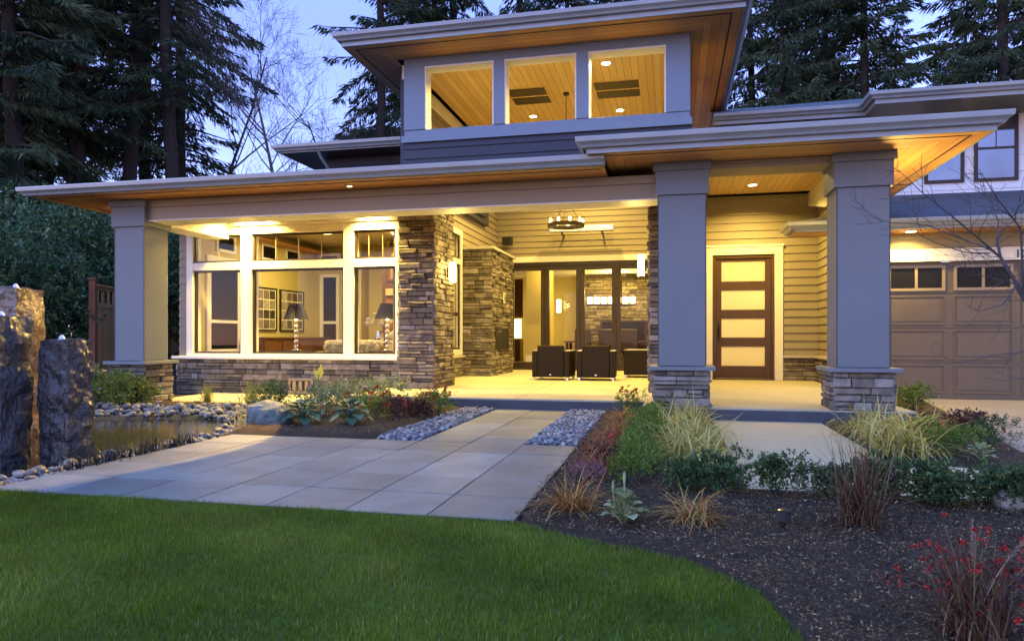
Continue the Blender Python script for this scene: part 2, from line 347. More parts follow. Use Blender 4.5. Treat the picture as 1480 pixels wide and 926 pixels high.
def raw_mesh(name, V, F, mat, parent=None, rnd=None, smooth=False, kmat=None):
    """numpy verts (n,3) and faces (m,k) all of one size -> object placed at its parent's origin"""
    me = bpy.data.meshes.new(name); V = np.asarray(V, np.float32).reshape(-1, 3); F = np.asarray(F, np.int32); k = F.shape[1]
    me.vertices.add(len(V)); me.vertices.foreach_set('co', V.ravel())
    me.loops.add(F.size); me.loops.foreach_set('vertex_index', F.ravel())
    me.polygons.add(len(F)); me.polygons.foreach_set('loop_start', np.arange(0, F.size, k, dtype=np.int32))
    for m in (mat if isinstance(mat, (list, tuple)) else [mat]): me.materials.append(m)
    a = me.attributes.new('rnd', 'FLOAT', 'FACE')
    a.data.foreach_set('value', (rng.random(len(F)) if rnd is None else np.asarray(rnd)).astype(np.float32))
    if kmat is not None: me.polygons.foreach_set('material_index', np.asarray(kmat, np.int32))
    if smooth: me.polygons.foreach_set('use_smooth', np.ones(len(F), bool))
    me.update(calc_edges=True); me.validate()
    o = bpy.data.objects.new(name, me); COL.objects.link(o)
    if parent: o.parent = parent
    WORLD[o.name] = wl(parent)
    return o
def unit(a): return a/np.maximum(np.linalg.norm(a, axis=1, keepdims=True), 1e-9)
def leaf_arrays(P, D, L, W, fold=.25, side=None):
    """diamond leaves: base, right, tip, left"""
    n = len(P); D = unit(D); s = rng.normal(size=(n, 3)) if side is None else side
    S = unit(np.cross(D, s)); U = np.cross(S, D); L = np.broadcast_to(L, n)[:, None]; W = np.broadcast_to(W, n)[:, None]
    V = np.stack([P, P+D*L*.45+S*W*.5+U*W*fold, P+D*L, P+D*L*.45-S*W*.5+U*W*fold], 1)
    return V.reshape(-1, 3), np.arange(4*n).reshape(n, 4)
def blade_arrays(P, az, lean, L, W, droop, segs=4):
    """arching ribbons of segs quads; lean from vertical at the root, droop adds along the blade"""
    n = len(P); pts = [P]; ang = lean.copy(); h = np.stack([np.cos(az), np.sin(az), np.zeros(n)], 1); S = np.stack([-np.sin(az), np.cos(az), np.zeros(n)], 1)
    for i in range(segs):
        d = h*np.sin(ang)[:, None]+np.array([0, 0, 1.])*np.cos(ang)[:, None]
        pts.append(pts[-1]+d*(L/segs)[:, None]); ang = ang+droop/segs
    V = []
    for i, p in enumerate(pts):
        wd = W*(1-.92*(i/segs)**1.5)*.5
        V += [p-S*wd[:, None], p+S*wd[:, None]]
    k = 2*(segs+1); V = np.stack(V, 1).reshape(-1, 3); base = np.arange(n)[:, None]*k
    F = np.concatenate([base+np.array([2*i, 2*i+1, 2*i+3, 2*i+2]) for i in range(segs)], 0)
    return V, F, np.tile(np.arange(n), segs)
def cat_arrays(parts):
    V, F, o = [], [], 0
    for v, f in parts: V.append(v); F.append(f+o); o += len(v)
    return np.concatenate(V), np.concatenate(F)

# ---------------------------------------------------------------- ledge stone, siding
def stone_wall(mb, p0, p1, z0, z1, scale=1.0):
    """stacked ledge stones on the right-hand side of p0 -> p1, standing proud of that face by differing depths"""
    p0 = Vector(p0); p1 = Vector(p1); L = (p1-p0).length; d = (p1-p0)/L; nx, ny = d.y, -d.x
    z = z0
    while z < z1-.005:
        h = random.choice((.055, .07, .085, .10, .115))*scale
        if z+h > z1-.03: h = z1-z
        x = -random.uniform(0, .03)
        while x < L:
            l = random.uniform(.14, .42)*scale
            sub = [(z, h)]
            if h > .095 and random.random() < .28: sub = [(z, h*.45), (z+h*.45, h*.55)]
            x1 = min(L+random.uniform(.0, .03), x+l)
            if L-x1 < .07: x1 = L+random.uniform(0, .03)
            for zz, hh in sub:
                o = random.uniform(.012, .055); g = .004; e = min(.010, hh*.2); r = random.random()
                V = []
                for (a, b, oo) in ((x+g, x1-g, 0), ) :
                    pass
                def pt(a, oo, zq): return (p0.x+d.x*a+nx*oo, p0.y+d.y*a+ny*oo, zq)
                j = lambda s: random.uniform(-s, s)
                A, B, Z0, Z1 = x+g, x1-g, zz+g*.8, zz+hh-g*.8
                ring0 = [pt(A, -.01, Z0), pt(B, -.01, Z0), pt(B, -.01, Z1), pt(A, -.01, Z1)]
                ring1 = [pt(A+j(.003), o-e, Z0+abs(j(.004))), pt(B+j(.003), o-e, Z0+abs(j(.004))), pt(B+j(.003), o-e, Z1-abs(j(.005))), pt(A+j(.003), o-e, Z1-abs(j(.005)))]
                ring2 = [pt(A+e+abs(j(.01)), o+j(.008), Z0+e+abs(j(.006))), pt(B-e-abs(j(.01)), o+j(.008), Z0+e+abs(j(.006))), pt(B-e-abs(j(.01)), o+j(.008), Z1-e-abs(j(.006))), pt(A+e+abs(j(.01)), o+j(.008), Z1-e-abs(j(.006)))]
                fs = [(8, 9, 10), (8, 10, 11)] if random.random() < .5 else [(8, 9, 11), (9, 10, 11)]
                for k in range(4):
                    fs += [(k, (k+1) % 4, 4+(k+1) % 4, 4+k), (4+k, 4+(k+1) % 4, 8+(k+1) % 4, 8+k)]
                mb.add(ring0+ring1+ring2, fs, 0, r)
            x = x1
        z += h
def stone_pier(x0, x1, y0, y1, z0, z1, parent, sides='flrb', name='stone_pier', inset=.03):
    mb = MB(); mb.box(x0+inset, x1-inset, y0+inset, y1-inset, z0, z1-.005, 1)
    a, b, c, e = x0+inset, x1-inset, y0+inset, y1-inset
    if 'f' in sides: stone_wall(mb, (a, c), (b, c), z0, z1)
    if 'r' in sides: stone_wall(mb, (b, c), (b, e), z0, z1)
    if 'b' in sides: stone_wall(mb, (b, e), (a, e), z0, z1)
    if 'l' in sides: stone_wall(mb, (a, e), (a, c), z0, z1)
    return mb.build(name, [M['stone'], M['mortar']], parent)
def siding(mb, p0, p1, rects, expo=.155, zb=.15, mi=0):
    """lap boards on the right-hand side of p0 -> p1; rects = [(u0, u1, z0, z1)] along the wall"""
    p0 = Vector(p0); p1 = Vector(p1); d = (p1-p0).normalized(); nx, ny = d.y, -d.x
    for u0, u1, z0, z1 in rects:
        k = math.floor((z0-zb)/expo)
        while zb+k*expo < z1:
            a, b = max(z0, zb+k*expo), min(z1, zb+(k+1)*expo)
            if b-a > .004:
                fa, fb = (a-zb)/expo-k, (b-zb)/expo-k
                oa, ob = .028-.022*fa, .028-.022*fb
                V = [(p0.x+d.x*u+nx*o, p0.y+d.y*u+ny*o, z) for u in (u0, u1) for o, z in ((0, a), (oa, a), (ob, b), (0, b))]
                mb.add(V, [(1, 5, 6, 2), (0, 4, 5, 1), (2, 6, 7, 3), (0, 1, 2, 3), (7, 6, 5, 4)], mi)
            k += 1
def frame_rect(mb, u0, u1, z0, z1, wd, y0, y1, mi=0, axis='x', c=None):
    """four bars round an opening; axis x: the wall runs along x and y0..y1 is its depth"""
    def bx(a, b, za, zb):
        if axis == 'x': mb.box(a, b, y0, y1, za, zb, mi)
        else: mb.box(y0, y1, a, b, za, zb, mi)
    bx(u0, u1, z1-wd, z1); bx(u0, u1, z0, z0+wd); bx(u0, u0+wd, z0+wd, z1-wd); bx(u1-wd, u1, z0+wd, z1-wd)
def lamp(name, kind, loc, power, col=WARM, parent=None, size=.1, spread=None, target=None, spot=None, blend=.5):
    d = bpy.data.lights.new(name, kind); d.energy = power*LK; d.color = col
    if kind == 'AREA':
        d.shape = 'DISK'; d.size = size
        if spread: d.spread = R(spread)
    if kind in ('POINT', 'SPOT'): d.shadow_soft_size = size
    if kind == 'SPOT': d.spot_size = R(spot or 120); d.spot_blend = blend
    o = bpy.data.objects.new(name, d); COL.objects.link(o); o.location = Vector(loc)-wl(parent)
    if target is not None: o.rotation_euler = (Vector(target)-Vector(loc)).to_track_quat('-Z', 'Y').to_euler()
    if parent: o.parent = parent
    return o

# ================================================================ GROUND
def inside(poly, x, y):
    c = False; n = len(poly)
    for i in range(n):
        x0, y0 = poly[i]; x1, y1 = poly[i-1]
        if (y0 > y) != (y1 > y) and x < (x1-x0)*(y-y0)/(y1-y0)+x0: c = not c
    return c
POND = [(-4.72, 3.2), (-4.72, 4.6), (-4.70, 5.6), (-4.72, 6.4), (-4.9, 7.2), (-5.3, 7.9), (-6.0, 8.25), (-7.0, 8.0), (-8.0, 7.5), (-9.0, 7.0), (-9.5, 5.6), (-8.6, 4.0), (-7.0, 3.2)]
def pond_depth(x, y):
    if not inside(POND, x, y): return 0
    d = min((Vector((x, y))-Vector(a)).dot(Vector((x, y))-Vector(a)) for a in POND)**.5
    dd = 9
    for i in range(len(POND)):
        a, b = Vector(POND[i-1]), Vector(POND[i]); p = Vector((x, y)); t = max(0, min(1, (p-a).dot(b-a)/(b-a).length_squared)); dd = min(dd, (a+(b-a)*t-p).length)
    return min(.38, dd*.9)
def ground():
    xs = [-160, -60, -30]+[-16+.25*i for i in range(0, 97)]+[20, 60, 160]; ys = [-60, -20]+[-2+.25*i for i in range(0, 61)]+[20, 40, 80, 220]
    V = []
    for y in ys:
        for x in xs:
            z = -.045
            if -16 <= x <= 8 and -2 <= y <= 13: z -= pond_depth(x, y)
            if x < -9.6 and y > 7: z += min(.6, (-9.6-x)*.12+max(0, y-9)*.03)+.05*mnoise.noise((x*.6, y*.6, 0))
            V.append((x, y, z))
    n = len(xs); F = [(j*n+i, j*n+i+1, (j+1)*n+i+1, (j+1)*n+i) for j in range(len(ys)-1) for i in range(n-1)]
    mb = MB(); mb.add(V, F); o = mb.build('ground', M['soil'], smooth=True); tag(o, kind='structure')
ground()
mb = MB(); mb.add([(x, y, -.075) for x, y in POND], [tuple(range(len(POND)))]); tag(mb.build('pond_water', M['water']), kind='structure')

# lawn base (blades later)
LAWN = [(-9, -1.5), (.30, -1.5), (.36, 1.4), (.45, 2.1), (.44, 2.51), (.35, 2.95), (.22, 3.14), (.09, 3.29), (-.30, 3.48), (-.62, 3.64), (-.86, 3.79), (-4.6, 3.82), (-9, 3.5)]
mb = MB(); mb.prism(LAWN, -.06, -.012); tag(mb.build('lawn', M['turf']), kind='structure')

# paved patio: slabs on a sand bed
mb = MB(); xs = [-.85-.52*i for i in range(8)]; ys = [3.80+.54*i for i in range(6)]; ys2 = [6.5+.525*i for i in range(7)]
mb.box(-4.49, -.86, 3.805, 6.49, -.04, -.006, 1); mb.box(-2.40, -1.38, 6.5, 9.64, -.04, -.006, 1)
def slab(x0, x1, y0, y1):
    g = .005; mb.box(x0+g, x1-g, y0+g, y1-g, -.03, random.uniform(-.0015, .0025), 0)
for i in range(7):
    for j in range(5): slab(xs[i+1], xs[i], ys[j], ys[j+1])
for i in (1, 2):
    for j in range(6): slab(xs[i+1], xs[i], ys2[j], ys2[j+1])
tag(mb.build('patio', [M['paver'], M['joint']], bevel=.003), kind='structure')

# right-hand walk, with its arm to the driveway, and the ground-level apron by the window wall
mb = MB()
for y0, y1 in ((7.30, 8.95), (6.20, 7.292)): mb.box(.50, 1.74, y0, y1, -.05, 0)
mb.prism([(.50, 4.95), (2.2, 4.95), (2.5, 5.3), (2.42, 5.75), (2.25, 6.12), (1.75, 6.192), (.50, 6.192)], -.05, 0)
tag(mb.build('front_walk', M['walk'], bevel=.006), kind='structure')
mb = MB(); mb.box(-8.2, -4.78, 9.35, 11.25, -.05, .004); tag(mb.build('side_walk', M['concrete'], bevel=.006), kind='structure')
mb = MB(); mb.prism([(2.90, -3), (30, -3), (30, 13.2), (2.9, 13.2), (3.5, 12.4), (3.9, 12.1), (3.55, 10), (3.18, 7.8), (2.95, 6.7), (2.85, 5)], -.05, .006); tag(mb.build('driveway', M['aggregate']), kind='structure')
# porch slab with a darker step face
mb = MB()
P1 = [(-4.75, 9.65), (-.35, 9.65), (-.35, 8.97), (2.78, 8.97), (2.78, 15.02), (.30, 15.02), (.30, 18.4), (-4.75, 18.4)]
mb.prism(P1, .02, .15, 0)
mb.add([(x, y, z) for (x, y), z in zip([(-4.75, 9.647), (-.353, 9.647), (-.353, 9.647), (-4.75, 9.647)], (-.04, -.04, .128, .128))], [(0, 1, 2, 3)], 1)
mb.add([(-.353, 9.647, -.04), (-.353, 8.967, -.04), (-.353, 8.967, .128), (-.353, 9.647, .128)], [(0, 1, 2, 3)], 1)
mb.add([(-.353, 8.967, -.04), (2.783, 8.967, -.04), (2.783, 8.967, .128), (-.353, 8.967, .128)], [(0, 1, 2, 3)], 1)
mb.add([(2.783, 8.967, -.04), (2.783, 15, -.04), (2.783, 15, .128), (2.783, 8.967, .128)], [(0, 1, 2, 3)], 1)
for x0, x1, y0, y1 in ((-2.156, -2.148, 9.66, 18.2), (-4.7, .25, 13.0, 13.008)): mb.box(x0, x1, y0, y1, .149, .1512, 2)
tag(mb.build('porch_floor', [M['concrete'], M['step'], M['joint']]), kind='structure')

# mulch beds: sheets with a lumpy surface
def edge_dist(poly, x, y):
    best = 9; p = Vector((x, y))
    for i in range(len(poly)):
        a, b = Vector(poly[i-1]), Vector(poly[i]); t = max(0, min(1, (p-a).dot(b-a)/max(1e-9, (b-a).length_squared))); best = min(best, (a+(b-a)*t-p).length)
    return best
def bed(name, poly, zc=.03, res=.06, amp=.022):
    x0, x1 = min(p[0] for p in poly), max(p[0] for p in poly); y0, y1 = min(p[1] for p in poly), max(p[1] for p in poly)
    nx, ny = int((x1-x0)/res)+2, int((y1-y0)/res)+2; V, F, idx = [], [], {}
    for j in range(ny):
        for i in range(nx):
            x, y = x0+i*res, y0+j*res
            ed = edge_dist(poly, x, y); inn = inside(poly, x, y)
            if inn or ed < res*1.45:
                idx[i, j] = len(V); e = min(1, min(abs(x-x0), abs(x1-x), abs(y-y0), abs(y1-y))/.15+.15)
                e = min(e, ed/.12) if inn else -.4
                V.append((x, y, -.022) if not inn else (x, y, zc*e+amp*min(1, e)*0+amp*mnoise.noise((x*5, y*5, 1))+amp*.6*mnoise.noise((x*14, y*14, 4))-.012))
    for (i, j) in list(idx):
        if all(k in idx for k in ((i+1, j), (i, j+1), (i+1, j+1))): F.append((idx[i, j], idx[i+1, j], idx[i+1, j+1], idx[i, j+1]))
    m = MB(); m.add(V, F); return tag(m.build(name, M['mulch'], smooth=True), kind='structure')
B_MAIN = [(.31, -1.4), (4.4, -1.4), (3.0, 2.5), (2.85, 5.0), (2.6, 5.25), (2.2, 4.93), (.48, 4.93), (.48, 8.98), (-.84, 9.6), (-.84, 3.76), (-.30, 3.47), (.09, 3.28), (.35, 2.94), (.44, 2.5), (.36, 1.4)]
B_RIGHT = [(1.76, 6.22), (2.28, 6.16), (2.46, 5.8), (2.6, 5.3), (2.9, 5.4), (3.0, 6.7), (3.2, 7.8), (3.56, 10), (3.9, 12.1), (2.8, 12.4), (2.8, 8.94), (1.76, 8.94)]
B_LEFT = [(-4.62, 6.52), (-2.95, 6.52), (-2.85, 9.62), (-4.8, 9.62), (-4.8, 9.32), (-8.3, 9.32), (-9.6, 10.2), (-9.6, 8.4), (-6.0, 8.75), (-5.0, 8.2), (-4.62, 7.2)]
bed('mulch_bed', B_MAIN, .035); bed('mulch_bed', B_RIGHT, .05); bed('mulch_bed', B_LEFT, .06)

# ================================================================ HOUSE
house = thing('house', 'modern craftsman house with stone piers, lit porch and raised clerestory tower', 'house', (-2, 12, 0))
H = house
# ---- porch columns: shaft > stone_base, sill_cap, capital
def column(x0, x1, y0, y1, ztop, zb=0.15):
    mb = MB(); e = .012
    mb.box(x0, x1, y0, y1, .66, ztop-.40)
    sh = mb.build('porch_column', M['column'], H, bevel=.004)
    mb = MB()                                     # corner seams of the cladding
    for x in (x0, x1): mb.box(x-.004, x+.004, y0-.004, y0+.004, .66, ztop-.40)
    mb.build('corner_seam', M['black'], sh)
    mb = MB(); mb.box(x0-.03, x1+.03, y0-.03, y1+.03, zb, .60, 1)
    a, b, c, d = x0-.03, x1+.03, y0-.03, y1+.03
    stone_wall(mb, (a, c), (b, c), zb, .605); stone_wall(mb, (b, c), (b, d), zb, .605); stone_wall(mb, (b, d), (a, d), zb, .605); stone_wall(mb, (a, d), (a, c), zb, .605)
    mb.build('stone_base', [M['stone'], M['mortar']], sh)
    mb = MB(); mb.box(x0-.115, x1+.115, y0-.115, y1+.115, .605, .655); mb.build('sill_cap', M['column'], sh, bevel=.006)
    mb = MB(); mb.box(x0-.035, x1+.035, y0-.035, y1+.035, ztop-.40, ztop-.10); mb.box(x0-.065, x1+.065, y0-.065, y1+.065, ztop-.102, ztop)
    mb.build('capital', M['column'], sh, bevel=.005)
    return sh
column(-.16, .42, 9.0, 9.55, 3.2)
column(1.93, 2.51, 9.0, 9.55, 3.2)
column(-8.32, -7.80, 9.1, 9.62, 3.1, zb=-.03)
# ---- beams
mb = MB(); mb.box(-7.80, -.165, 9.152, 9.60, 2.785, 2.80); mb.build('beam_soffit', M['trim_cream'], H)
mb = MB(); mb.box(-8.32, -.165, 9.15, 9.57, 2.80, 3.098); mb.box(-8.35, -.20, 9.12, 9.16, 2.99, 3.097); mb.build('porch_beam', M['trim_grey'], H, bevel=.005)
mb = MB(); mb.box(-8.30, -7.86, 9.60, 11.28, 2.80, 3.098); mb.build('porch_beam', M['trim_cream'], H, bevel=.005)
mb = MB(); mb.box(.43, 1.92, 9.06, 9.52, 3.11, 3.30); mb.box(.46, 1.89, 9.03, 9.065, 3.165, 3.199); mb.build('porch_beam', M['trim_grey'], H, bevel=.005)
mb = MB(); mb.add([(2.68, 9.55, 3.19), (2.68, 12.6, 3.19), (2.68, 14.98, 3.64), (2.68, 14.98, 3.92), (2.68, 11.0, 3.92), (2.68, 9.55, 3.32)], [(0, 1, 2, 3, 4, 5)]); mb.add([(2.68, 12.6, 3.19), (3.1, 12.6, 3.19), (3.1, 14.98, 3.64), (2.68, 14.98, 3.64)], [(0, 1, 2, 3)]); mb.build('ceiling_beam', M['trim_cream'], H, bevel=.006)
mb = MB(); mb.box(-.145, .405, 9.56, 11.30, 3.06, 3.15); mb.build('porch_beam', M['trim_cream'], H, bevel=.005)

# ---- eaves: roof > gutter, fascia, soffit
GUT = [(.0, 0), (.055, 0), (.068, .025), (.085, .04), (.115, .06), (.12, .10), (.12, .118), (.108, .118), (.10, .09), (.0, .085)]
def eave(roof, path, zs, drop=.085, gut=True, inset=.02):
    """path runs with the outside on its right; zs = soffit level"""
    mb = MB(); mb.sweep(path, [(-.02, zs-.006), (.012, zs-.006), (.012, zs+drop+.09), (-.02, zs+drop+.09)]); mb.build('fascia', M['gutter'], roof, bevel=.002)
    if gut:
        mb = MB(); mb.sweep(path, [(o+.013, z+zs+drop-.03) for o, z in GUT]); mb.build('gutter', M['gutter'], roof)
        mb = MB(); mb.sweep(path, [(.02, zs+drop+.085), (.06, zs+drop+.092), (.06, zs+drop+.10), (-.05, zs+drop+.105), (-.05, zs+drop+.085)]); mb.build('drip_edge', M['black'], roof)
def soffit(roof, quads, name='soffit', vent=None):
    mb = MB()
    for q, mi in quads: mb.add(q, [(0, 1, 2, 3)], mi)
    o = mb.build(name, [M['cedar_x'], M['cedar_y']], roof)
    if vent:
        mb = MB(); mb.sweep(vent[0], [(-.012, vent[1]-.004), (.012, vent[1]-.004), (.012, vent[1]+.003), (-.012, vent[1]+.003)]); mb.build('soffit_vent', M['black'], o)
    return o
# left porch roof
mb = MB(); z0, z1 = 3.20, 4.0
mb.add([(-9.30, 8.48, z0), (-.70, 8.48, z0), (-.70, 11.5, 3.95), (-6.2, 11.5, 3.95), (-9.30, 16.6, z0), (-6.2, 16.6, 3.95), (-4.4, 16.6, 3.95), (-4.4, 11.5, 3.95)],
       [(0, 1, 2, 7, 3), (0, 3, 5, 4), (3, 7, 6, 5)])
rf = mb.build('porch_roof', M['shingle'], H)
eave(rf, [(-9.26, 16.6), (-9.26, 8.52), (-.78, 8.52)], 3.10, .03)
soffit(rf, [([(-9.26, 8.52, 3.1), (-.80, 8.52, 3.1), (-.80, 9.16, 3.1), (-8.32, 9.16, 3.1)], 0), ([(-9.26, 8.52, 3.1), (-8.32, 9.16, 3.1), (-8.32, 16.6, 3.1), (-9.26, 16.6, 3.1)], 1)], vent=([(-9.1, 16.6), (-9.1, 8.68), (-.85, 8.68)], 3.1))
mb = MB(); mb.add([(-8.3, 9.55, 3.10), (-.15, 9.55, 3.10), (-.15, 11.35, 3.42), (-8.3, 11.35, 3.42)], [(0, 1, 2, 3)]); mb.build('porch_ceiling', M['pine_y'], H)
# right porch roof
mb = MB(); mb.add([(-1, 8.27, 3.38), (3.36, 8.27, 3.38), (3.36, 14.3, 3.38), (2.72, 10.3, 3.99), (2.72, 14.3, 4.02), (.28, 10.3, 3.99), (.28, 14.3, 4.02), (-1, 10.3, 3.38)], [(0, 1, 3, 5), (1, 2, 4, 3), (5, 3, 4, 6), (0, 5, 7)])
rf = mb.build('porch_roof', M['shingle'], H)
eave(rf, [(-.97, 9.6), (-.97, 8.30), (3.33, 8.30), (3.33, 14.2)], 3.20, .085)
soffit(rf, [([(-.97, 8.30, 3.2), (3.33, 8.30, 3.2), (2.51, 9.06, 3.2), (-.16, 9.06, 3.2)], 0), ([(-.97, 8.30, 3.2), (-.16, 9.06, 3.2), (-.16, 11.2, 3.2), (-.97, 11.2, 3.2)], 1), ([(3.33, 8.30, 3.2), (3.33, 12.7, 3.2), (2.51, 12.7, 3.2), (2.51, 9.06, 3.2)], 1)], vent=([(-.80, 9.6), (-.80, 8.46), (3.16, 8.46), (3.16, 14.2)], 3.2))
mb = MB(); mb.add([(.30, 9.5, 3.30), (2.72, 9.5, 3.30), (2.72, 11.0, 3.9), (.30, 11.0, 3.9), (2.72, 15.05, 3.9), (.30, 15.05, 3.9)], [(0, 1, 2, 3), (3, 2, 4, 5)]); mb.build('porch_ceiling', M['pine_y'], H)

# ---- window wall of the living room (Y 11.3)
def wall_box(x0, x1, y0, y1, z0, z1, m='int_wall', name='interior_wall'):
    mb = MB(); mb.box(x0, x1, y0, y1, z0, z1); return mb.build(name, M[m], H)
mb = MB(); mb.box(-8.91, -4.5, 11.28, 11.5, -.05, .62, 1); stone_wall(mb, (-8.93, 11.28), (-4.55, 11.28), -.03, .62); stone_wall(mb, (-8.91, 11.55), (-8.91, 11.26), -.03, .62)
sw = mb.build('stone_base_wall', [M['stone'], M['mortar']], H)
mb = MB(); mb.box(-8.99, -4.52, 11.17, 11.36, .622, .672); mb.build('sill_cap', M['trim_cream'], sw, bevel=.006)
mb = MB(); frame_rect(mb, -6.62, -6.14, .02, .30, .05, 11.20, 11.245); mb.build('vent_frame', M['trim_grey'], sw)
mb = MB(); mb.box(-6.57, -6.19, 11.205, 11.24, .07, .25, 1)
for k in range(3): mb.box(-6.53+k*.12, -6.47+k*.12, 11.19, 11.21, .08, .24, 0)
mb.build('vent_grille', [M['trim_grey'], M['black']], sw)
mb = MB(); siding(mb, (-8.91, 11.31), (-4.0, 11.31), [(0, .17, .67, 3.55), (.17, 4.5, 3.05, 3.55)]); siding(mb, (-8.91, 16.4), (-8.91, 11.31), [(0, 5.09, .1, 3.5)])
mb.box(-8.905, -8.735, 11.32, 11.5, .66, 3.5); mb.box(-8.735, -4.4, 11.32, 11.5, 3.05, 3.6)
mb.build('siding_wall', M['siding'], H)
mb = MB()
zc = [(.70, 2.24), (2.38, 2.90)]; cols = [(-8.60, -7.61), (-7.39, -5.59), (-5.40, -4.62)]
zs = [.674, .72, 2.24, 2.38, 2.88, 3.06]; xe = [-8.735, -8.60, -7.61, -7.39, -5.59, -5.40, -4.62, -4.56]
Yf = 11.255
for a, b in ((0, 1), (2, 3), (4, 5), (6, 7)): mb.box(xe[a], xe[b], Yf, 11.49, zs[0], zs[5])
for c0, c1 in cols:
    for a, b in ((0, 1), (2, 3), (4, 5)): mb.box(c0, c1, Yf+.002, 11.488, zs[a], zs[b])
mb.box(-8.76, -4.54, Yf-.025, Yf-.001, 3.03, 3.12)
win = mb.build('living_room_window', M['trim_cream'], H, bevel=.004)
mb = MB(); mg = MB(); mm = MB()
for k, (c0, c1) in enumerate(cols):
    for a, b in ((1, 2), (3, 4)):
        frame_rect(mb, c0+.006, c1-.006, zs[a]+.004, zs[b]-.004, .032, 11.30, 11.36)
        mg.box(c0+.03, c1-.03, 11.328, 11.334, zs[a]+.03, zs[b]-.03)
    nd = (2, 4, 3)[k]
    for q in range(1, nd): x = c0+(c1-c0)*q/nd; mm.box(x-.004, x+.004, 11.322, 11.340, zs[3]+.03, zs[4]-.03)
mb.build('sash', M['bronze'], win); mg.build('pane', M['glass'], win); mm.build('muntin', M['trim_grey'], win)
# ---- stone piers and the patio
stone_pier(-4.52, -3.86, 11.12, 12.2, .15, 3.62, H)
stone_pier(-.35, .33, 11.15, 12.2, .15, 3.62, H)
# patio side walls, back wall
mb = MB(); siding(mb, (-4.6, 11.5), (-4.6, 18.3), [(0, .9, .62, 3.9), (.12, .9, 3.9, 5.78), (3.60, 6.8, .62, 5.78), (.9, 3.6, 3.42, 5.78)]); mb.box(-4.76, -4.602, 11.5, 12.4, .1, 3.9); mb.box(-4.76, -4.602, 15.1, 18.3, .1, 3.9); mb.box(-4.76, -4.602, 12.4, 15.1, 3.42, 3.9)
mb.build('siding_wall', M['siding'], H)
mb = MB(); siding(mb, (.30, 18.3), (.30, 12.15), [(0, 6.15, .15, 4.55)]); mb.box(.302, .40, 12.15, 18.3, .1, 4.55); mb.build('siding_wall', M['siding'], H)
mb = MB(); siding(mb, (-4.6, 18.3), (.30, 18.3), [(0, .39, .15, 3.0), (0, 4.9, 3.14, 5.78)]); mb.box(-4.6, -4.22, 18.302, 18.46, .1, 5.8); mb.box(-4.6, .4, 18.302, 18.46, 3.0, 5.8); mb.build('siding_wall', M['siding'], H)
mb = MB(); mb.box(-4.6, .30, 11.3, 18.5, 5.78, 5.86); mb.build('patio_ceiling', M['pine_y'], H)
mb = MB(); mb.box(-4.597, -4.555, 11.5, 18.3, 5.52, 5.775); mb.box(-4.55, .25, 18.235, 18.277, 5.52, 5.775); mb.build('crown_trim', M['trim_cream'], H, bevel=.006)
# side window between pier and fireplace, and a clerestory side window
mb = MB(); frame_rect(mb, 12.55, 15.02, .62, 3.40, .13, -4.66, -4.555, axis='y'); mb.box(-4.66, -4.557, 12.66, 14.91, 2.62, 2.74); mb.box(-4.66, -4.553, 13.7, 13.82, .74, 3.28)
sd_w = mb.build('side_window', M['trim_cream'], H, bevel=.004)
mb = MB()
for a, b in ((12.68, 13.7), (13.82, 14.89)):
    for c, d in ((.75, 1.52), (1.52, 2.62), (2.74, 3.27)): frame_rect(mb, a+.004, b-.004, c+.003, d-.003, .035, -4.62, -4.58, axis='y')
mb.build('sash', M['bronze'], sd_w)
mb = MB(); mb.box(-4.602, -4.598, 12.7, 14.88, .77, 3.26); mb.build('pane', M['glass'], sd_w)
mb = MB(); mb.box(-4.76, -4.5, 12.4, 15.1, .572, .618); mb.build('sill', M['sill'], sd_w)
mb = MB(); mb.box(-4.7, -4.58, 12.2, 15.12, .15, .57, 1); stone_wall(mb, (-4.58, 12.2), (-4.58, 15.12), .15, .57); mb.build('stone_base_wall', [M['stone'], M['mortar']], H)
mb = MB(); frame_rect(mb, 11.56, 12.9, 4.35, 5.5, .14, -4.60, -4.54, axis='y'); w2 = mb.build('tower_side_window', M['trim_cream'], H, bevel=.004)
mb = MB(); mb.box(-4.585, -4.565, 11.70, 12.2, 4.49, 5.36); mb.build('pane', M['dark_glass'], w2)
mb = MB(); mb.box(-4.57, -4.55, 12.2, 12.76, 4.49, 5.36); mb.build('blind', M['trim_cream'], w2)
# outdoor fireplace
fp = stone_pier(-4.6, -3.88, 15.07, 17.2, .15, 2.98, H, 'fr', 'stone_fireplace')
mb = MB(); mb.box(-4.62, -3.83, 15.01, 17.26, 2.98, 3.04); mb.build('coping', M['sill'], fp, bevel=.008)
mb = MB(); mb.box(-3.93, -3.853, 15.34, 16.49, .79, 1.19, 0); fbx = mb.build('firebox', M['black'], fp)
mb = MB(); frame_rect(mb, 15.30, 16.53, .75, 1.23, .035, -3.88, -3.843, axis='y'); mb.build('firebox_trim', M['bronze'], fbx)
mb = MB(); mb.box(-3.86, -3.842, 16.02, 16.16, 1.82, 2.06); mb.build('control_plate', M['trim_cream'], fp)
mb = MB(); mb.box(-3.845, -3.838, 16.06, 16.12, 1.86, 2.02); mb.build('control_plate_face', M['bronze'], fp)
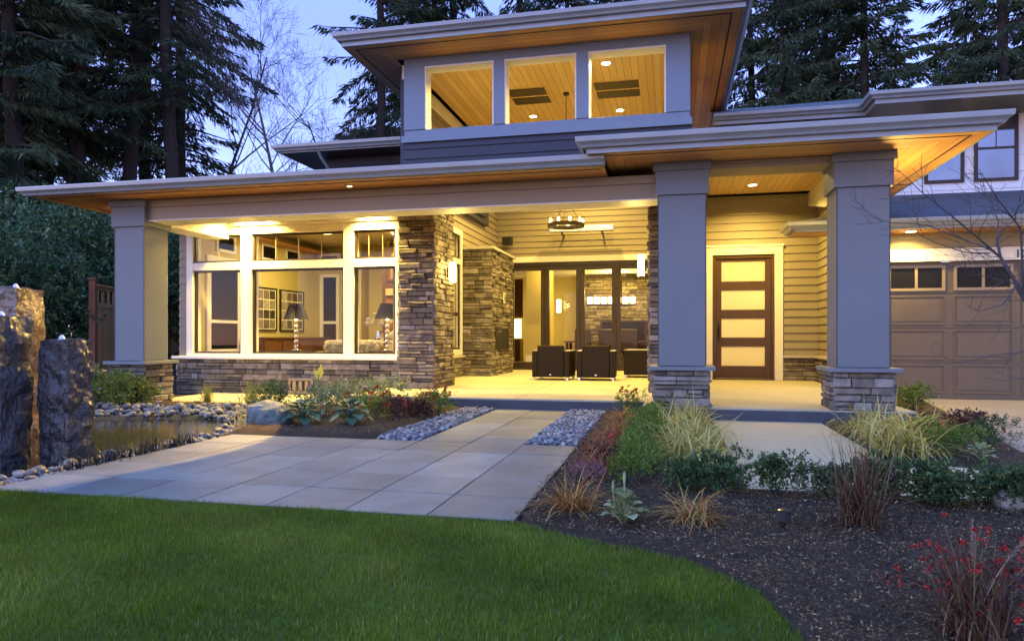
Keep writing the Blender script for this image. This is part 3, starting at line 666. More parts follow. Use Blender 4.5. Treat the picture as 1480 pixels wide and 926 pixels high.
# folding glass door on the back wall
mb = MB(); Yd0, Yd1 = 18.24, 18.36
xp = [-4.22, -3.26, -2.32, -1.39, -.40, .29]
mb.box(-4.22, .29, Yd0, Yd1, 2.90, 2.995)
fd = mb.build('folding_door', M['bronze'], H, bevel=.004)
mb = MB(); mb.box(-4.22, .29, Yd0, Yd1, .151, .19); mb.build('threshold', M['bronze'], fd, bevel=.004)
for k in range(5):
    a, b = xp[k]+.003, xp[k+1]-.003; m2 = MB(); frame_rect(m2, a, b, .195, 2.895, .11, Yd0+.012, Yd1-.012); m2.box(a+.11, b-.11, Yd0+.013, Yd1-.013, .305, .36)
    lf = m2.build('door_leaf', M['bronze'], fd, bevel=.003)
    m2 = MB(); m2.box(a+.10, b-.10, 18.296, 18.302, .34, 2.79); m2.build('pane', M['glass'], lf)
m2 = MB(); m2.box(-4.24, .295, 18.215, 18.30, 3.0, 3.15); m2.build('head_trim', M['trim_cream'], fd, bevel=.005)
# ---- clerestory front wall (Y 11.3) above the porch roof
mb = MB(); posts = [(-4.47, -4.10), (-2.885, -2.70), (-1.50, -1.31), (-.08, .29)]
for a, b in posts: mb.box(a, b, 11.28, 11.55, 4.56, 5.63)
mb.box(.08, .288, 11.56, 18.4, 5.63, 5.779); mb.box(.08, .288, 11.56, 18.4, 4.44, 4.559)
for a in (11.6, 13.2, 15.0, 16.8, 18.1): mb.box(.10, .285, a, a+.19, 4.56, 5.63)
mb.box(-4.47, .29, 11.28, 11.55, 5.63, 5.78); mb.box(-4.468, .288, 11.30, 11.55, 4.44, 4.56)
cw = mb.build('clerestory_frame', M['tower_frame'], H, bevel=.004)
mb = MB()                                                        # lit reveals of the three openings
for a, b in ((-4.10, -2.885), (-2.70, -1.50), (-1.31, -.08)):
    mb.box(a, b, 11.29, 11.552, 5.60, 5.629); mb.box(a, a+.022, 11.29, 11.552, 4.562, 5.60); mb.box(b-.022, b, 11.29, 11.552, 4.562, 5.60)
mb.build('opening_lining', M['trim_cream'], cw)
mb = MB(); mb.box(-4.50, .32, 11.235, 11.30, 4.335, 4.45); mb.build('belt_trim', M['tower_frame'], cw, bevel=.005)
mb = MB(); siding(mb, (-4.47, 11.30), (.29, 11.30), [(0, 4.76, 3.5, 4.335)], .17); mb.box(-4.466, .286, 11.302, 11.5, 3.36, 4.45); mb.box(-4.645, -4.45, 11.555, 11.64, 3.7, 5.775); siding(mb, (.29, 11.30), (.29, 18.4), [(0, 7.1, 3.4, 4.45)], .17); siding(mb, (-4.615, 18.4), (-4.615, 11.56), [(0, 6.84, 3.9, 5.775)], .17)
mb.build('tower_wall', M['siding_blue'], H)
# tower roof
mb = MB(); a = (-5.30, 1.08, 10.53, 19.2); z0 = 5.98
mb.add([(a[0], a[2], z0), (a[1], a[2], z0), (a[1], a[3], z0), (a[0], a[3], z0), (a[0]+2.6, a[2]+2.6, 6.6), (a[1]-2.6, a[2]+2.6, 6.6), (a[1]-2.6, a[3]-2.6, 6.6), (a[0]+2.6, a[3]-2.6, 6.6)],
       [(0, 1, 5, 4), (1, 2, 6, 5), (2, 3, 7, 6), (3, 0, 4, 7), (4, 5, 6, 7)])
rf = mb.build('tower_roof', M['shingle'], H)
x0, x1, y0, y1 = -5.26, 1.04, 10.57, 19.15
eave(rf, [(x0, y1), (x0, y0), (x1, y0), (x1, y1)], 5.78, .10)
soffit(rf, [([(x0, y0, 5.78), (x1, y0, 5.78), (.29, 11.3, 5.78), (-4.47, 11.3, 5.78)], 0), ([(x1, y0, 5.78), (x1, y1, 5.78), (.29, y1, 5.78), (.29, 11.3, 5.78)], 1), ([(x0, y0, 5.78), (-4.47, 11.3, 5.78), (-4.47, y1, 5.78), (x0, y1, 5.78)], 1)],
       vent=([(x0+.17, y1), (x0+.17, y0+.17), (x1-.17, y0+.17), (x1-.17, y1)], 5.78))
# upper block behind, left of the tower
mb = MB(); mb.add([(-7.6, 12.45, 4.82), (-4.5, 12.45, 4.82), (-4.5, 18, 4.82), (-7.6, 18, 4.82), (-6.0, 14.2, 5.05), (-4.5, 14.2, 5.05), (-4.5, 16.4, 5.05), (-6, 16.4, 5.05)], [(0, 1, 5, 4), (3, 0, 4, 7), (2, 3, 7, 6), (4, 5, 6, 7)])
rf = mb.build('upper_roof', M['shingle'], H); eave(rf, [(-7.56, 18), (-7.56, 12.5), (-4.48, 12.5)], 4.66, .05)
mb = MB(); mb.add([(-7.56, 12.5, 4.66), (-4.48, 12.5, 4.66), (-4.48, 18, 4.66), (-7.56, 18, 4.66)], [(0, 1, 2, 3)]); mb.build('soffit', M['bronze'], rf)
mb = MB(); siding(mb, (-6.85, 13.1), (-4.47, 13.1), [(0, 2.38, 3.9, 4.66)]); mb.box(-6.84, -4.47, 13.11, 17, 3.8, 4.66); siding(mb, (-6.85, 17), (-6.85, 13.1), [(0, 3.9, 3.9, 4.66)]); mb.build('upper_wall', M['siding_blue'], H)
mb = MB(); mb.tube([(-6.75, 12.48, 4.70), (-6.72, 12.6, 4.55), (-6.6, 12.95, 4.2), (-6.58, 13.06, 4.05), (-6.58, 13.06, 3.9)], .032, 8); mb.build('downspout', M['gutter'], rf)
# ---- entry: wall at Y 15, door
mb = MB(); siding(mb, (.30, 15.0), (2.88, 15.0), [(0, .50, .15, 3.95), (1.92, 2.58, .66, 3.95), (.50, 1.92, 2.84, 3.95)], .16)
mb.box(.30, .80, 15.003, 15.2, .1, 4); mb.box(2.22, 2.87, 15.003, 15.2, .1, 4); mb.box(.8, 2.22, 15.003, 15.2, 2.84, 4)
siding(mb, (2.88, 15.0), (2.88, 12.72), [(0, 2.28, .66, 3.66)], .16); mb.box(2.885, 3.1, 12.72, 15.2, .1, 3.8)
siding(mb, (.41, 12.15), (.41, 15), [(0, 2.85, .15, 3.95)], .16); mb.build('siding_wall', M['siding'], H)
mb = MB(); mb.box(2.215, 2.86, 14.95, 15.0, .15, .60, 1); stone_wall(mb, (2.215, 14.95), (2.86, 14.95), .15, .60); stone_wall(mb, (2.84, 14.95), (2.84, 12.7), .15, .60)
es = mb.build('stone_base_wall', [M['stone'], M['mortar']], H)
mb = MB(); mb.box(2.20, 2.80, 14.87, 15.0, .602, .655); mb.box(2.76, 2.90, 12.66, 14.87, .602, .655); mb.build('sill_cap', M['sill'], es, bevel=.005)
mb = MB(); mb.box(.71, .83, 14.94, 15.05, .15, 2.70); mb.box(2.04, 2.20, 14.94, 15.05, .15, 2.70); mb.box(.71, 2.20, 14.94, 15.05, 2.70, 2.86); mb.box(.69, 2.22, 14.925, 15.04, 2.86, 2.90)
dt = mb.build('door_trim', M['trim_cream'], H, bevel=.004)
mb = MB(); mb.box(.832, .90, 14.97, 15.09, .17, 2.695); mb.box(1.98, 2.037, 14.97, 15.09, .17, 2.695); mb.box(.90, 1.98, 14.97, 15.09, 2.63, 2.695)
pz = [(2.16, 2.57), (1.58, 1.98), (1.01, 1.40), (.43, .83)]; dz = [.18]+[z for p in reversed(pz) for z in p]+[2.625]
mb.box(.905, 1.01, 15.0, 15.05, .18, 2.625); mb.box(1.86, 1.975, 15.0, 15.05, .18, 2.625)
for k in range(0, 10, 2): mb.box(1.01, 1.86, 15.003, 15.047, dz[k], dz[k+1])
fdr = mb.build('front_door', M['darkwood'], H, bevel=.004)
mb = MB()
for a, b in pz: mb.box(1.008, 1.862, 15.020, 15.028, a-.002, b+.002)
mb.build('pane', M['frost'], fdr)
mb = MB(); mb.box(.935, .985, 14.985, 15.0, .98, 1.30); mb.tube([(.96, 14.985, 1.02), (.96, 14.94, 1.04), (.96, 14.94, 1.22), (.96, 14.985, 1.24)], .011, 8); mb.build('handle', M['black'], fdr)
mb = MB(); mb.box(.83, 2.04, 14.90, 15.06, .152, .172); mb.build('threshold', M['bronze'], fdr)
# ---- garage wing
mb = MB(); mb.box(2.9, 3.18, 12.71, 12.9, 0, 3.0); mb.box(8.25, 9.6, 12.71, 12.9, 0, 3.0); mb.box(3.18, 8.25, 12.712, 12.9, 2.27, 3.02); siding(mb, (2.9, 12.71), (9.6, 12.71), [(0, 6.7, 2.45, 3.0), (0, .24, .15, 2.45)])
mb.build('garage_wall', M['siding'], H)
mb = MB(); mb.box(3.02, 8.4, 12.64, 12.75, 2.255, 2.46); mb.box(3.02, 3.17, 12.65, 12.75, 0, 2.25); mb.box(8.26, 8.4, 12.65, 12.75, 0, 2.25)
gt = mb.build('garage_trim', M['trim_cream'], H, bevel=.004)
mb = MB(); mb.box(3.17, 8.26, 12.75, 12.80, .012, 2.25)
rows = [(1.78, 2.20), (1.22, 1.70), (.65, 1.14), (.10, .57)]
mg = MB(); mw = MB()
for k in range(5):
    a, b = 3.545+k*.985-.03, 3.545+k*.985+.83
    if k == 4: b = min(b, 8.24)
    for j, (c, d) in enumerate(rows):
        if j == 0: continue
        frame_rect(mb, a, b, c, d, .022, 12.735, 12.752); mb.box(a+.06, b-.06, 12.742, 12.752, c+.06, d-.06)
    frame_rect(mw, a, b, rows[0][0], rows[0][1], .045, 12.722, 12.752); mw.box((a+b)/2-.02, (a+b)/2+.02, 12.724, 12.752, rows[0][0]+.045, rows[0][1]-.045)
    mg.box(a+.04, b-.04, 12.742, 12.749, rows[0][0]+.04, rows[0][1]-.04)
for z in (.61, 1.18, 1.74): mb.box(3.17, 8.26, 12.742, 12.753, z-.004, z+.004)
gd = mb.build('garage_door', M['garage'], H, bevel=.003); mw.build('window_frame', M['trim_grey'], gd); mg.build('pane', M['dark_glass'], gd)
mb = MB(); mb.add([(1.92, 12.02, 2.86), (9.6, 12.02, 2.86), (9.6, 14.55, 3.72), (2.95, 14.55, 3.72), (2.95, 12.7, 3.11), (1.92, 12.7, 2.97)], [(0, 1, 2, 3, 4), (0, 4, 5)])
rf = mb.build('garage_roof', M['shingle'], H); eave(rf, [(1.95, 12.72), (1.95, 12.05), (9.6, 12.05)], 2.72, .06)
soffit(rf, [([(1.95, 12.05, 2.72), (9.6, 12.05, 2.72), (9.6, 12.72, 2.72), (1.95, 12.72, 2.72)], 0)])
mb = MB(); mb.box(1.96, 2.9, 12.70, 12.73, 2.72, 2.9); mb.build('eave_return', M['trim_grey'], rf)
# upper storey on the right, three windows
mb = MB(); siding(mb, (3.75, 14.5), (11.4, 14.5), [(0, 7.6, 3.4, 5.1)], .3); mb.box(3.75, 11.4, 14.504, 14.8, 3.2, 5.2); mb.box(3.73, 3.92, 14.465, 14.51, 3.53, 5.10); mb.box(3.73, 11.4, 14.46, 14.51, 3.58, 3.71); mb.build('upper_wall', M['siding_pale'], H)
mb = MB(); siding(mb, (.4, 14.75), (3.6, 14.75), [(0, 3.2, 3.9, 5.1)], .17); mb.box(.4, 3.62, 14.76, 15.2, 3.9, 5.15); mb.build('upper_wall', M['siding_blue'], H)
for a, b in ((4.62, 5.28), (5.45, 6.16), (6.34, 7.04)):
    mb = MB(); frame_rect(mb, a, b, 3.88, 5.08, .055, 14.43, 14.5); mb.box(a+.055, b-.055, 14.445, 14.5, 4.46, 4.505); mb.box((a+b)/2-.01, (a+b)/2+.01, 14.45, 14.5, 4.505, 5.02)
    uw = mb.build('upper_window', M['bronze'], H, bevel=.003)
    mb = MB(); mb.box(a+.05, b-.05, 14.452, 14.462, 3.93, 5.03); mb.build('pane', M['upper_glass'] if 'upper_glass' in M else M['dark_glass'], uw)
mb = MB(); mb.add([(.8, 13.96, 5.30), (3.45, 13.96, 5.30), (3.45, 13.3, 5.30), (12, 13.3, 5.30), (12, 16, 6.0), (.8, 16, 6.0)], [(0, 1, 2, 3, 4, 5)])
rf = mb.build('upper_roof', M['shingle'], H); eave(rf, [(.8, 14.0), (3.49, 14.0), (3.49, 13.34), (12, 13.34)], 5.10, .10)
mb = MB(); mb.add([(.8, 14, 5.1), (3.49, 14, 5.1), (3.49, 16, 5.1), (.8, 16, 5.1)], [(0, 1, 2, 3)]); mb.add([(3.49, 13.34, 5.1), (12, 13.34, 5.1), (12, 16, 5.1), (3.49, 16, 5.1)], [(0, 1, 2, 3)]); mb.build('soffit', M['trim_grey'], rf)
# house number over the garage door
tx = bpy.data.curves.new('house_number', 'FONT'); tx.body = '10'; tx.size = .19; tx.extrude = .006; tx.materials.append(M['black'])
tmp = bpy.data.objects.new('house_number', tx); COL.objects.link(tmp); bpy.context.view_layer.update()
nm = bpy.data.meshes.new_from_object(tmp.evaluated_get(bpy.context.evaluated_depsgraph_get())); bpy.data.objects.remove(tmp); bpy.data.curves.remove(tx)
to = bpy.data.objects.new('house_number', nm); COL.objects.link(to); to.parent = gt; to.location = Vector((5.335, 12.632, 2.285)) - wl(gt); to.rotation_euler = (R(90), 0, 0)

# ---- interiors: living room, dining room, hall
mb = MB(); mb.box(-8.88, -4.62, 11.45, 16.4, .20, .28); mb.box(-4.6, .3, 18.42, 24.4, .10, .148); mb.box(.3, 3.6, 15.1, 20, .1, .148); mb.build('interior_floor', M['int_floor'], H)
mb = MB(); mb.box(-8.88, -4.62, 11.48, 16.4, 3.30, 3.36); mb.box(-6.6, 2.6, 18.47, 24.6, 3.45, 3.52); mb.box(.4, 3.6, 15.1, 20, 3.2, 3.26); mb.build('interior_ceiling', M['int_ceil'], H)
mb = MB()
mb.box(-8.90, -8.80, 11.5, 16.4, .2, 3.36); mb.box(-8.8, -4.77, 16.2, 16.3, .2, 3.36); mb.box(-4.80, -4.762, 15.1, 16.3, .2, 3.36); mb.box(-6.62, -6.55, 15.6, 16.2, .2, 3.36); mb.box(-7.72, -7.35, 15.75, 16.2, .2, 3.36)
mb.box(.26, .36, 18.5, 24.4, .1, 3.5); mb.box(-6.5, -6.4, 18.5, 24.4, .1, 3.5); mb.box(-6.4, .3, 24.3, 24.4, .1, 3.5)
mb.box(-4.10, -3.40, 19.9, 20.5, .15, 3.45); mb.box(.3, 3.6, 19.6, 19.7, .1, 3.3); mb.box(3.5, 3.6, 15.2, 19.6, .1, 3.3); mb.box(.302, .40, 15.2, 19.6, .1, 3.3)
mb.build('interior_wall', M['int_wall'], H)
mb = MB(); mb.box(-6.4, .25, 23.2, 24.3, 3.12, 3.30); mb.box(-4.12, -3.38, 19.88, 20.52, .15, .5); mb.box(-8.79, -8.74, 11.5, 16.2, .28, .42); mb.build('interior_trim', M['white'], H)
mb = MB(); mb.box(-2.95, -.05, 23.6, 24.3, .15, 3.12, 1); stone_wall(mb, (-2.95, 23.6), (-.05, 23.6), .15, 3.12, 1.3); mb.build('interior_stone_wall', [M['stone'], M['mortar']], H)
# living-room windows seen through the front glass: left wall, clerestory row, back wall
mb = MB(); frame_rect(mb, 11.9, 13.0, .66, 2.62, .12, -8.82, -8.765, axis='y'); mb.box(-8.82, -8.763, 12.0, 12.9, 1.30, 1.36)
for a in (12.2, 13.75, 14.75): frame_rect(mb, a, a+.62, 2.72, 3.10, .06, -8.82, -8.765, axis='y')
frame_rect(mb, -8.65, -8.12, .55, 2.6, .08, 16.12, 16.205); mb.box(-8.58, -8.19, 16.13, 16.2, 1.35, 1.42); frame_rect(mb, -8.68, -8.1, 2.72, 3.12, .07, 16.12, 16.205)
iw = mb.build('interior_window', M['white'], H)
mb = MB(); mb.box(-8.802, -8.785, 12.0, 12.92, .76, 2.52)
for a in (12.24, 13.79, 14.79): mb.box(-8.802, -8.785, a, a+.54, 2.77, 3.05)
mb.box(-8.60, -8.17, 16.17, 16.195, .62, 2.54); mb.box(-8.63, -8.15, 16.17, 16.195, 2.78, 3.06); mb.build('pane', M['dark_glass'], iw)

# ================================================================ LIGHT FIXTURES
def recessed(loc, label, power, group, size=.13, cone=150, wide=None):
    t = thing('recessed_light', label, 'ceiling light', loc, group); x, y, z = loc
    mb = MB(); mb.lathe((x, y, z), [(.095, -.001), (.095, -.012), (.075, -.014), (.07, -.004)], 24); mb.build('trim_ring', M['white'], t)
    mb = MB(); mb.lathe((x, y, z), [(.068, -.003), (.068, -.008), (.03, -.012)], 20); mb.build('lens', M['lamp_on'], t)
    lamp('bulb', 'AREA', (x, y, z-.03), power, WARM, t, size=size, spread=cone)
    return t
TC = 'recessed lights of the tower ceiling'; zt = 5.78
recessed((-1.10, 12.2, zt), 'round ceiling light nearest the front of the right tower opening', 80, TC)
recessed((-2.90, 14.8, zt), 'round ceiling light low in the middle tower opening', 80, TC)
recessed((-1.05, 14.8, zt), 'round ceiling light low in the right tower opening beyond the heater', 80, TC)
recessed((-2.95, 12.2, zt), 'round ceiling light just behind the post between left and middle tower openings', 80, TC)
recessed((-2.0, 16.9, zt), 'round ceiling light over the folding glass doors deep in the patio', 80, TC)
recessed((1.50, 13.9, 3.9), 'round ceiling light in the entry ceiling above the front door', 60, 'recessed lights of the porch ceilings')
PC = 'recessed lights of the porch ceilings'
recessed((1.25, 11.4, 3.9), 'round ceiling light near the front of the entry porch, hidden above its beam', 26, PC, cone=165)
for x, lb, cn in ((-7.3, 'left', 128), (-5.0, 'right', 112)):
    recessed((x, 11.0, 3.352), f'round porch light over the {lb} part of the living room window', 72 if cn == 112 else 95, PC, cone=cn)
recessed((3.75, 12.35, 2.72), 'round light in the garage eave over the left end of the garage door', 15, 'lights in the garage eave')
recessed((6.2, 12.35, 2.72), 'round light in the garage eave over the middle of the garage door', 15, 'lights in the garage eave')

t = thing('added_soffit_spotlight', 'small added spotlight in the porch soffit aimed at the fountain stones', 'spotlight', (-4.3, 8.85, 3.1))  # added lamp, no fixture seen here; casts the gold pool by the pond
mb = MB(); mb.lathe((-4.3, 8.85, 3.1), [(.05, -.001), (.05, -.012), (.038, -.014)], 18); mb.build('trim_ring', M['bronze'], t); mb = MB(); mb.lathe((-4.3, 8.85, 3.1), [(.034, -.0145), (.034, -.018), (.01, -.02)], 16); mb.build('lens', M['shade_on'], t)
lamp('bulb', 'SPOT', (-4.3, 8.85, 3.06), 900, (1.0, .60, .12), t, size=.03, target=(-5.55, 5.85, .1), spot=46, blend=.12)
def sconce(x, y, z, nx, ny, label, power, h=.35, off=.09):
    t = thing('wall_sconce', label, 'wall lamp', (x, y, z), 'cylinder wall sconces'); c = (x+nx*off, y+ny*off)
    mb = MB(); mb.box(x-.045 if nx == 0 else x, x+.045 if nx == 0 else x+nx*.03, y-.045 if ny == 0 else y, y+.045 if ny == 0 else y+ny*.03, z-.09, z+.09); mb.tube([(x, y, z), (c[0], c[1], z)], .012, 8); mb.build('back_plate', M['bronze'], t)
    mb = MB(); mb.lathe((c[0], c[1], z), [(.02, -h/2), (off*.6, -h/2), (off*.6, h/2), (.02, h/2)], 20); mb.build('glass_shade', M['sconce_on'], t, smooth=False)
    mb = MB()
    for s in (-1, 1): mb.lathe((c[0], c[1], z+s*(h/2+.008)), [(off*.65, -.008), (off*.65, .008), (.02, .01)], 20)
    mb.build('end_cap', M['bronze'], t)
    lamp('bulb', 'POINT', (c[0]+nx*.10, c[1]+ny*.10, z), power, WARM, t, size=.08)
sconce(-3.82, 11.70, 2.15, 1, 0, 'lit glass cylinder sconce on the right side of the left stone pier', 26)
sconce(-.395, 11.72, 2.20, -1, 0, 'lit glass cylinder sconce on the stone pier beside the central grey column', 26)
sconce(2.513, 9.47, 2.25, 1, 0, 'lit sconce on the garage side of the right grey column', 60, .32, .06)

# chandelier of glass candle cups
t = thing('ring_chandelier', 'dark iron ring chandelier with glass candle cups hanging in the patio', 'chandelier', (-2.0, 13.55, 3.2))
cx, cyy, cz = -2.0, 13.55, 3.2
mb = MB(); n = 40
ringv = [(cx+r*math.cos(2*math.pi*k/n), cyy+r*math.sin(2*math.pi*k/n), cz+z) for r, z in ((.29, -.035), (.36, -.035), (.36, .035), (.29, .035)) for k in range(n)]
mb.add(ringv, [(i*n+k, i*n+(k+1) % n, ((i+1) % 4)*n+(k+1) % n, ((i+1) % 4)*n+k) for i in range(4) for k in range(n)]); mb.build('iron_ring', M['bronze'], t)
for k in range(9):
    a = 2*math.pi*k/9+.2; x, y = cx+.325*math.cos(a), cyy+.325*math.sin(a); mb = MB()
    mb.lathe((x, y, cz+.036), [(.035, 0), (.04, .01), (.045, .15), (.042, .15), (.036, .012)], 14); cup = mb.build('glass_cup', M['glass'], t)
    mb = MB(); mb.lathe((x, y, cz+.046), [(.024, 0), (.024, .07), (.004, .075)], 10); mb.build('candle', M['shade_on'], cup)
mb = MB()
for k in range(3):
    a = 2*math.pi*k/3+.5; mb.tube([(cx+.325*math.cos(a), cyy+.325*math.sin(a), cz+.03), (cx, cyy, cz+.52)], .006, 6)
mb.tube([(cx, cyy, cz+.52), (cx, cyy, 5.76)], .008, 6); mb.lathe((cx, cyy, 5.74), [(.06, 0), (.06, .04)], 16); mb.build('chain', M['bronze'], t)
# bar heater on the back wall, speaker
t = thing('bar_heater', 'long bright steel patio heater mounted on the siding behind the chandelier', 'patio heater', (-2.25, 18.0, 3.75))
mb = MB(); mb.box(-3.08, -1.42, 17.78, 17.98, 3.72, 3.86); mb.build('housing', M['steel'], t, bevel=.01)
mb = MB(); mb.box(-3.0, -1.5, 17.772, 17.785, 3.745, 3.80); mb.build('reflector', M['white'], t)
mb = MB()
for x in (-2.75, -1.72): mb.box(x-.02, x+.02, 17.9, 18.27, 3.66, 3.70); mb.box(x-.02, x+.02, 17.88, 17.92, 3.66, 3.74)
mb.build('bracket', M['bronze'], t)
t = thing('outdoor_speaker', 'small black box speaker high on the siding beside the stone fireplace', 'speaker', (-4.25, 18.1, 3.55))
mb = MB(); mb.box(-4.36, -4.10, 17.95, 18.15, 3.46, 3.66); mb.build('cabinet', M['black'], t, bevel=.015)
mb = MB(); mb.tube([(-4.23, 18.15, 3.52), (-4.23, 18.28, 3.52)], .02, 8); mb.build('bracket', M['bronze'], t)
# flush ceiling heaters
for k, (x0, x1) in enumerate(((-3.12, -2.33), (-1.45, -.56))):
    t = thing('ceiling_heater', ('twin dark strip heater in the plank ceiling seen through the middle tower opening', 'twin dark strip heater in the plank ceiling seen through the right tower opening')[k], 'patio heater', ((x0+x1)/2, 13.55, 5.78), 'ceiling heaters of the patio')
    mb = MB(); mb.box(x0, x1, 13.1, 14.0, 5.772, 5.779); mb.build('panel', M['pine_y'], t)
    for y0, y1 in ((13.12, 13.50), (13.60, 13.98)):
        mb = MB(); mb.box(x0+.03, x1-.03, y0, y1, 5.762, 5.773); mb.build('heater_strip', M['bronze'], t)

# ================================================================ PATIO FURNITURE
def club_chair(x, y, rz, label):
    t = thing('club_chair', label, 'armchair', (0, 0, 0), 'wicker club chairs on the patio')
    mb = MB(); mb.box(-.27, .27, -.36, -.24, .06, .70); mb.build('backrest', M['wicker'], t, bevel=.018)
    for s in (-1, 1):
        mb = MB(); mb.box(s*.275, s*.385, -.345, .36, .06, .585); mb.build('arm', M['wicker'], t, bevel=.015)
        mb = MB(); mb.box(s*.278, s*.382, -.33, .35, .587, .603); mb.build('armrest_cap', M['sill'], t, bevel=.004)
    mb = MB(); mb.box(-.27, .27, -.235, .35, .06, .29); mb.build('seat_base', M['wicker'], t, bevel=.012)
    mb = MB(); mb.box(-.265, .265, -.23, .36, .295, .42); mb.build('seat_cushion', M['sofa'], t, bevel=.03)
    for sx in (-1, 1):
        for sy in (-.32, .32): mb = MB(); mb.box(sx*.34-.025, sx*.34+.025, sy-.025, sy+.025, 0, .06); mb.build('foot', M['steel'], t)
    mb = MB(); mb.box(-.018, .018, -.364, -.358, .10, .125); mb.build('care_tag', M['steel'], t)
    t.location = (x, y, .15); t.rotation_euler = (0, 0, rz); return t
club_chair(-2.36, 14.28, R(-3), 'left dark wicker club chair, its square back towards the lawn')
club_chair(-1.48, 14.33, R(2), 'middle dark wicker club chair, its square back towards the lawn')
club_chair(-.62, 15.55, R(88), 'dark wicker club chair turned sideways beside the stone pier')
t = thing('fire_table', 'low dark square patio table between the wicker chairs', 'table', (-1.75, 15.55, .15))
mb = MB(); mb.box(-2.05, -1.3, 15.2, 15.95, .52, .57); mb.build('table_top', M['bronze'], t, bevel=.008)
mb = MB(); mb.box(-1.95, -1.4, 15.3, 15.85, .15, .52); mb.build('base', M['wicker'], t, bevel=.01)
t = thing('candle_tray', 'three cream candles on a dark tray on the patio table', 'candles', (-1.88, 15.5, .57))
mb = MB(); mb.lathe((-1.88, 15.5, .572), [(.10, 0), (.17, .03), (.165, .035), (.1, .012)], 20); mb.lathe((-1.88, 15.5, .57), [(.07, 0), (.03, .01)], 14); mb.build('tray', M['bronze'], t)
for k in range(3): mb = MB(); mb.lathe((-1.95+.07*k, 15.5-.03*(k % 2), .585), [(.033, 0), (.033, .14+.02*(k == 1)), (.005, .142+.02*(k == 1))], 14); mb.build('candle', M['pale_fl'], t)

# ================================================================ INSIDE, THROUGH THE GLASS
def table_lamp(x, y, z, label):
    t = thing('table_lamp', label, 'lamp', (x, y, z), 'bead-stem lamps at the living room window'); mb = MB()
    mb.lathe((x, y, z), [(.09, 0), (.09, .02), (.03, .03)], 18); mb.tube([(x, y, z), (x, y, z+.62)], .012, 8)
    for k in range(6): mb.ball((x, y, z+.075+.098*k), .048, .048, .046, 14)
    mb.build('stem', M['silver'], t, smooth=True)
    mb = MB(); n = 28; pr = [(.245, .60), (.13, .90), (.127, .90), (.240, .602)]; mb.add([(x+r*math.cos(2*math.pi*k/n), y+r*math.sin(2*math.pi*k/n), z+q) for r, q in pr for k in range(n)], [(i*n+k, i*n+(k+1) % n, ((i+1) % 4)*n+(k+1) % n, ((i+1) % 4)*n+k) for i in range(4) for k in range(n)]); mb.build('lamp_shade', M['shade'], t)
    mb = MB(); mb.ball((x, y, z+.68), .035, n=12); mb.build('bulb', M['lamp_on'], t)
    lamp('glow', 'POINT', (x, y, z+.68), 45, WARMW, t, size=.05)
table_lamp(-7.13, 12.35, .76, 'bead-stem lamp with black shade in the wide middle living room window')
table_lamp(-5.27, 12.45, .76, 'bead-stem lamp with black shade in front of the glowing cabinet')
for x, lb in ((-7.13, 'small dark side table under the bead lamp in the wide window'), (-5.27, 'small dark side table under the bead lamp by the cabinet')):
    t = thing('side_table', lb, 'table', (x, 12.4, .28), 'side tables at the living room window'); mb = MB(); mb.box(x-.25, x+.25, 12.15, 12.65, .72, .76); mb.build('table_top', M['darkwood'], t)
    for a in (-.22, .22):
        for b in (-.22, .22): mb = MB(); mb.box(x+a-.02, x+a+.02, 12.4+b-.02, 12.4+b+.02, .28, .72); mb.build('leg', M['darkwood'], t)
t = thing('sofa', 'brown sofa with its back to the living room window', 'sofa', (-6.2, 12.9, .28))
mb = MB(); mb.box(-6.75, -5.55, 12.75, 13.0, .36, .88); mb.build('backrest', M['sofa'], t, bevel=.05)
mb = MB(); mb.box(-6.75, -5.55, 13.0, 13.6, .36, .64); mb.build('seat', M['sofa'], t, bevel=.04)
mb = MB(); mb.box(-6.95, -6.76, 12.75, 13.62, .36, .74); mb.box(-5.54, -5.38, 12.75, 13.62, .36, .74); mb.build('arm', M['sofa'], t, bevel=.04)
for a in (-6.85, -5.45):
    for b in (12.82, 13.55): mb = MB(); mb.box(a-.03, a+.03, b-.03, b+.03, .28, .36); mb.build('foot', M['darkwood'], t)
# fur throw
n = 5200; a = rng.random(n); b = rng.random(n)
P = np.stack([-6.70+1.12*a, np.where(b < .45, 12.735-.0*b, 12.74+(b-.45)*.5), np.where(b < .45, .64+.27*b/.45, .895)], 1)
D = np.stack([rng.normal(0, .5, n), np.where(b < .45, -1, -.2)+rng.normal(0, .4, n), np.where(b < .45, -.3, 1)+rng.normal(0, .4, n)], 1)
V, F = leaf_arrays(P, D, .075, .022); t = tag(raw_mesh('fur_throw', V, F, M['fur']), 'shaggy cream fur throw over the back of the brown sofa', 'throw')
t = thing('console_dresser', 'low red-brown wooden dresser against the living room left wall', 'dresser', (-8.5, 14.4, .28))
mb = MB(); mb.box(-8.78, -8.28, 13.0, 15.9, .40, .98); mb.build('body', M['redwood'], t, bevel=.01)
mb = MB(); mb.box(-8.79, -8.24, 12.95, 15.95, .98, 1.02); mb.build('top', M['redwood'], t, bevel=.006)
for k in range(4): mb = MB(); mb.box(-8.28, -8.262, 13.06+.71*k, 13.70+.71*k, .45, .93); d = mb.build('door', M['redwood'], t, bevel=.006); mb = MB(); mb.ball((-8.25, 13.66+.71*k, .72), .016, n=8); mb.build('knob', M['bronze'], d)
for b in (13.05, 15.85): mb = MB(); mb.box(-8.75, -8.32, b-.04, b+.04, .28, .40); mb.build('foot', M['redwood'], t)
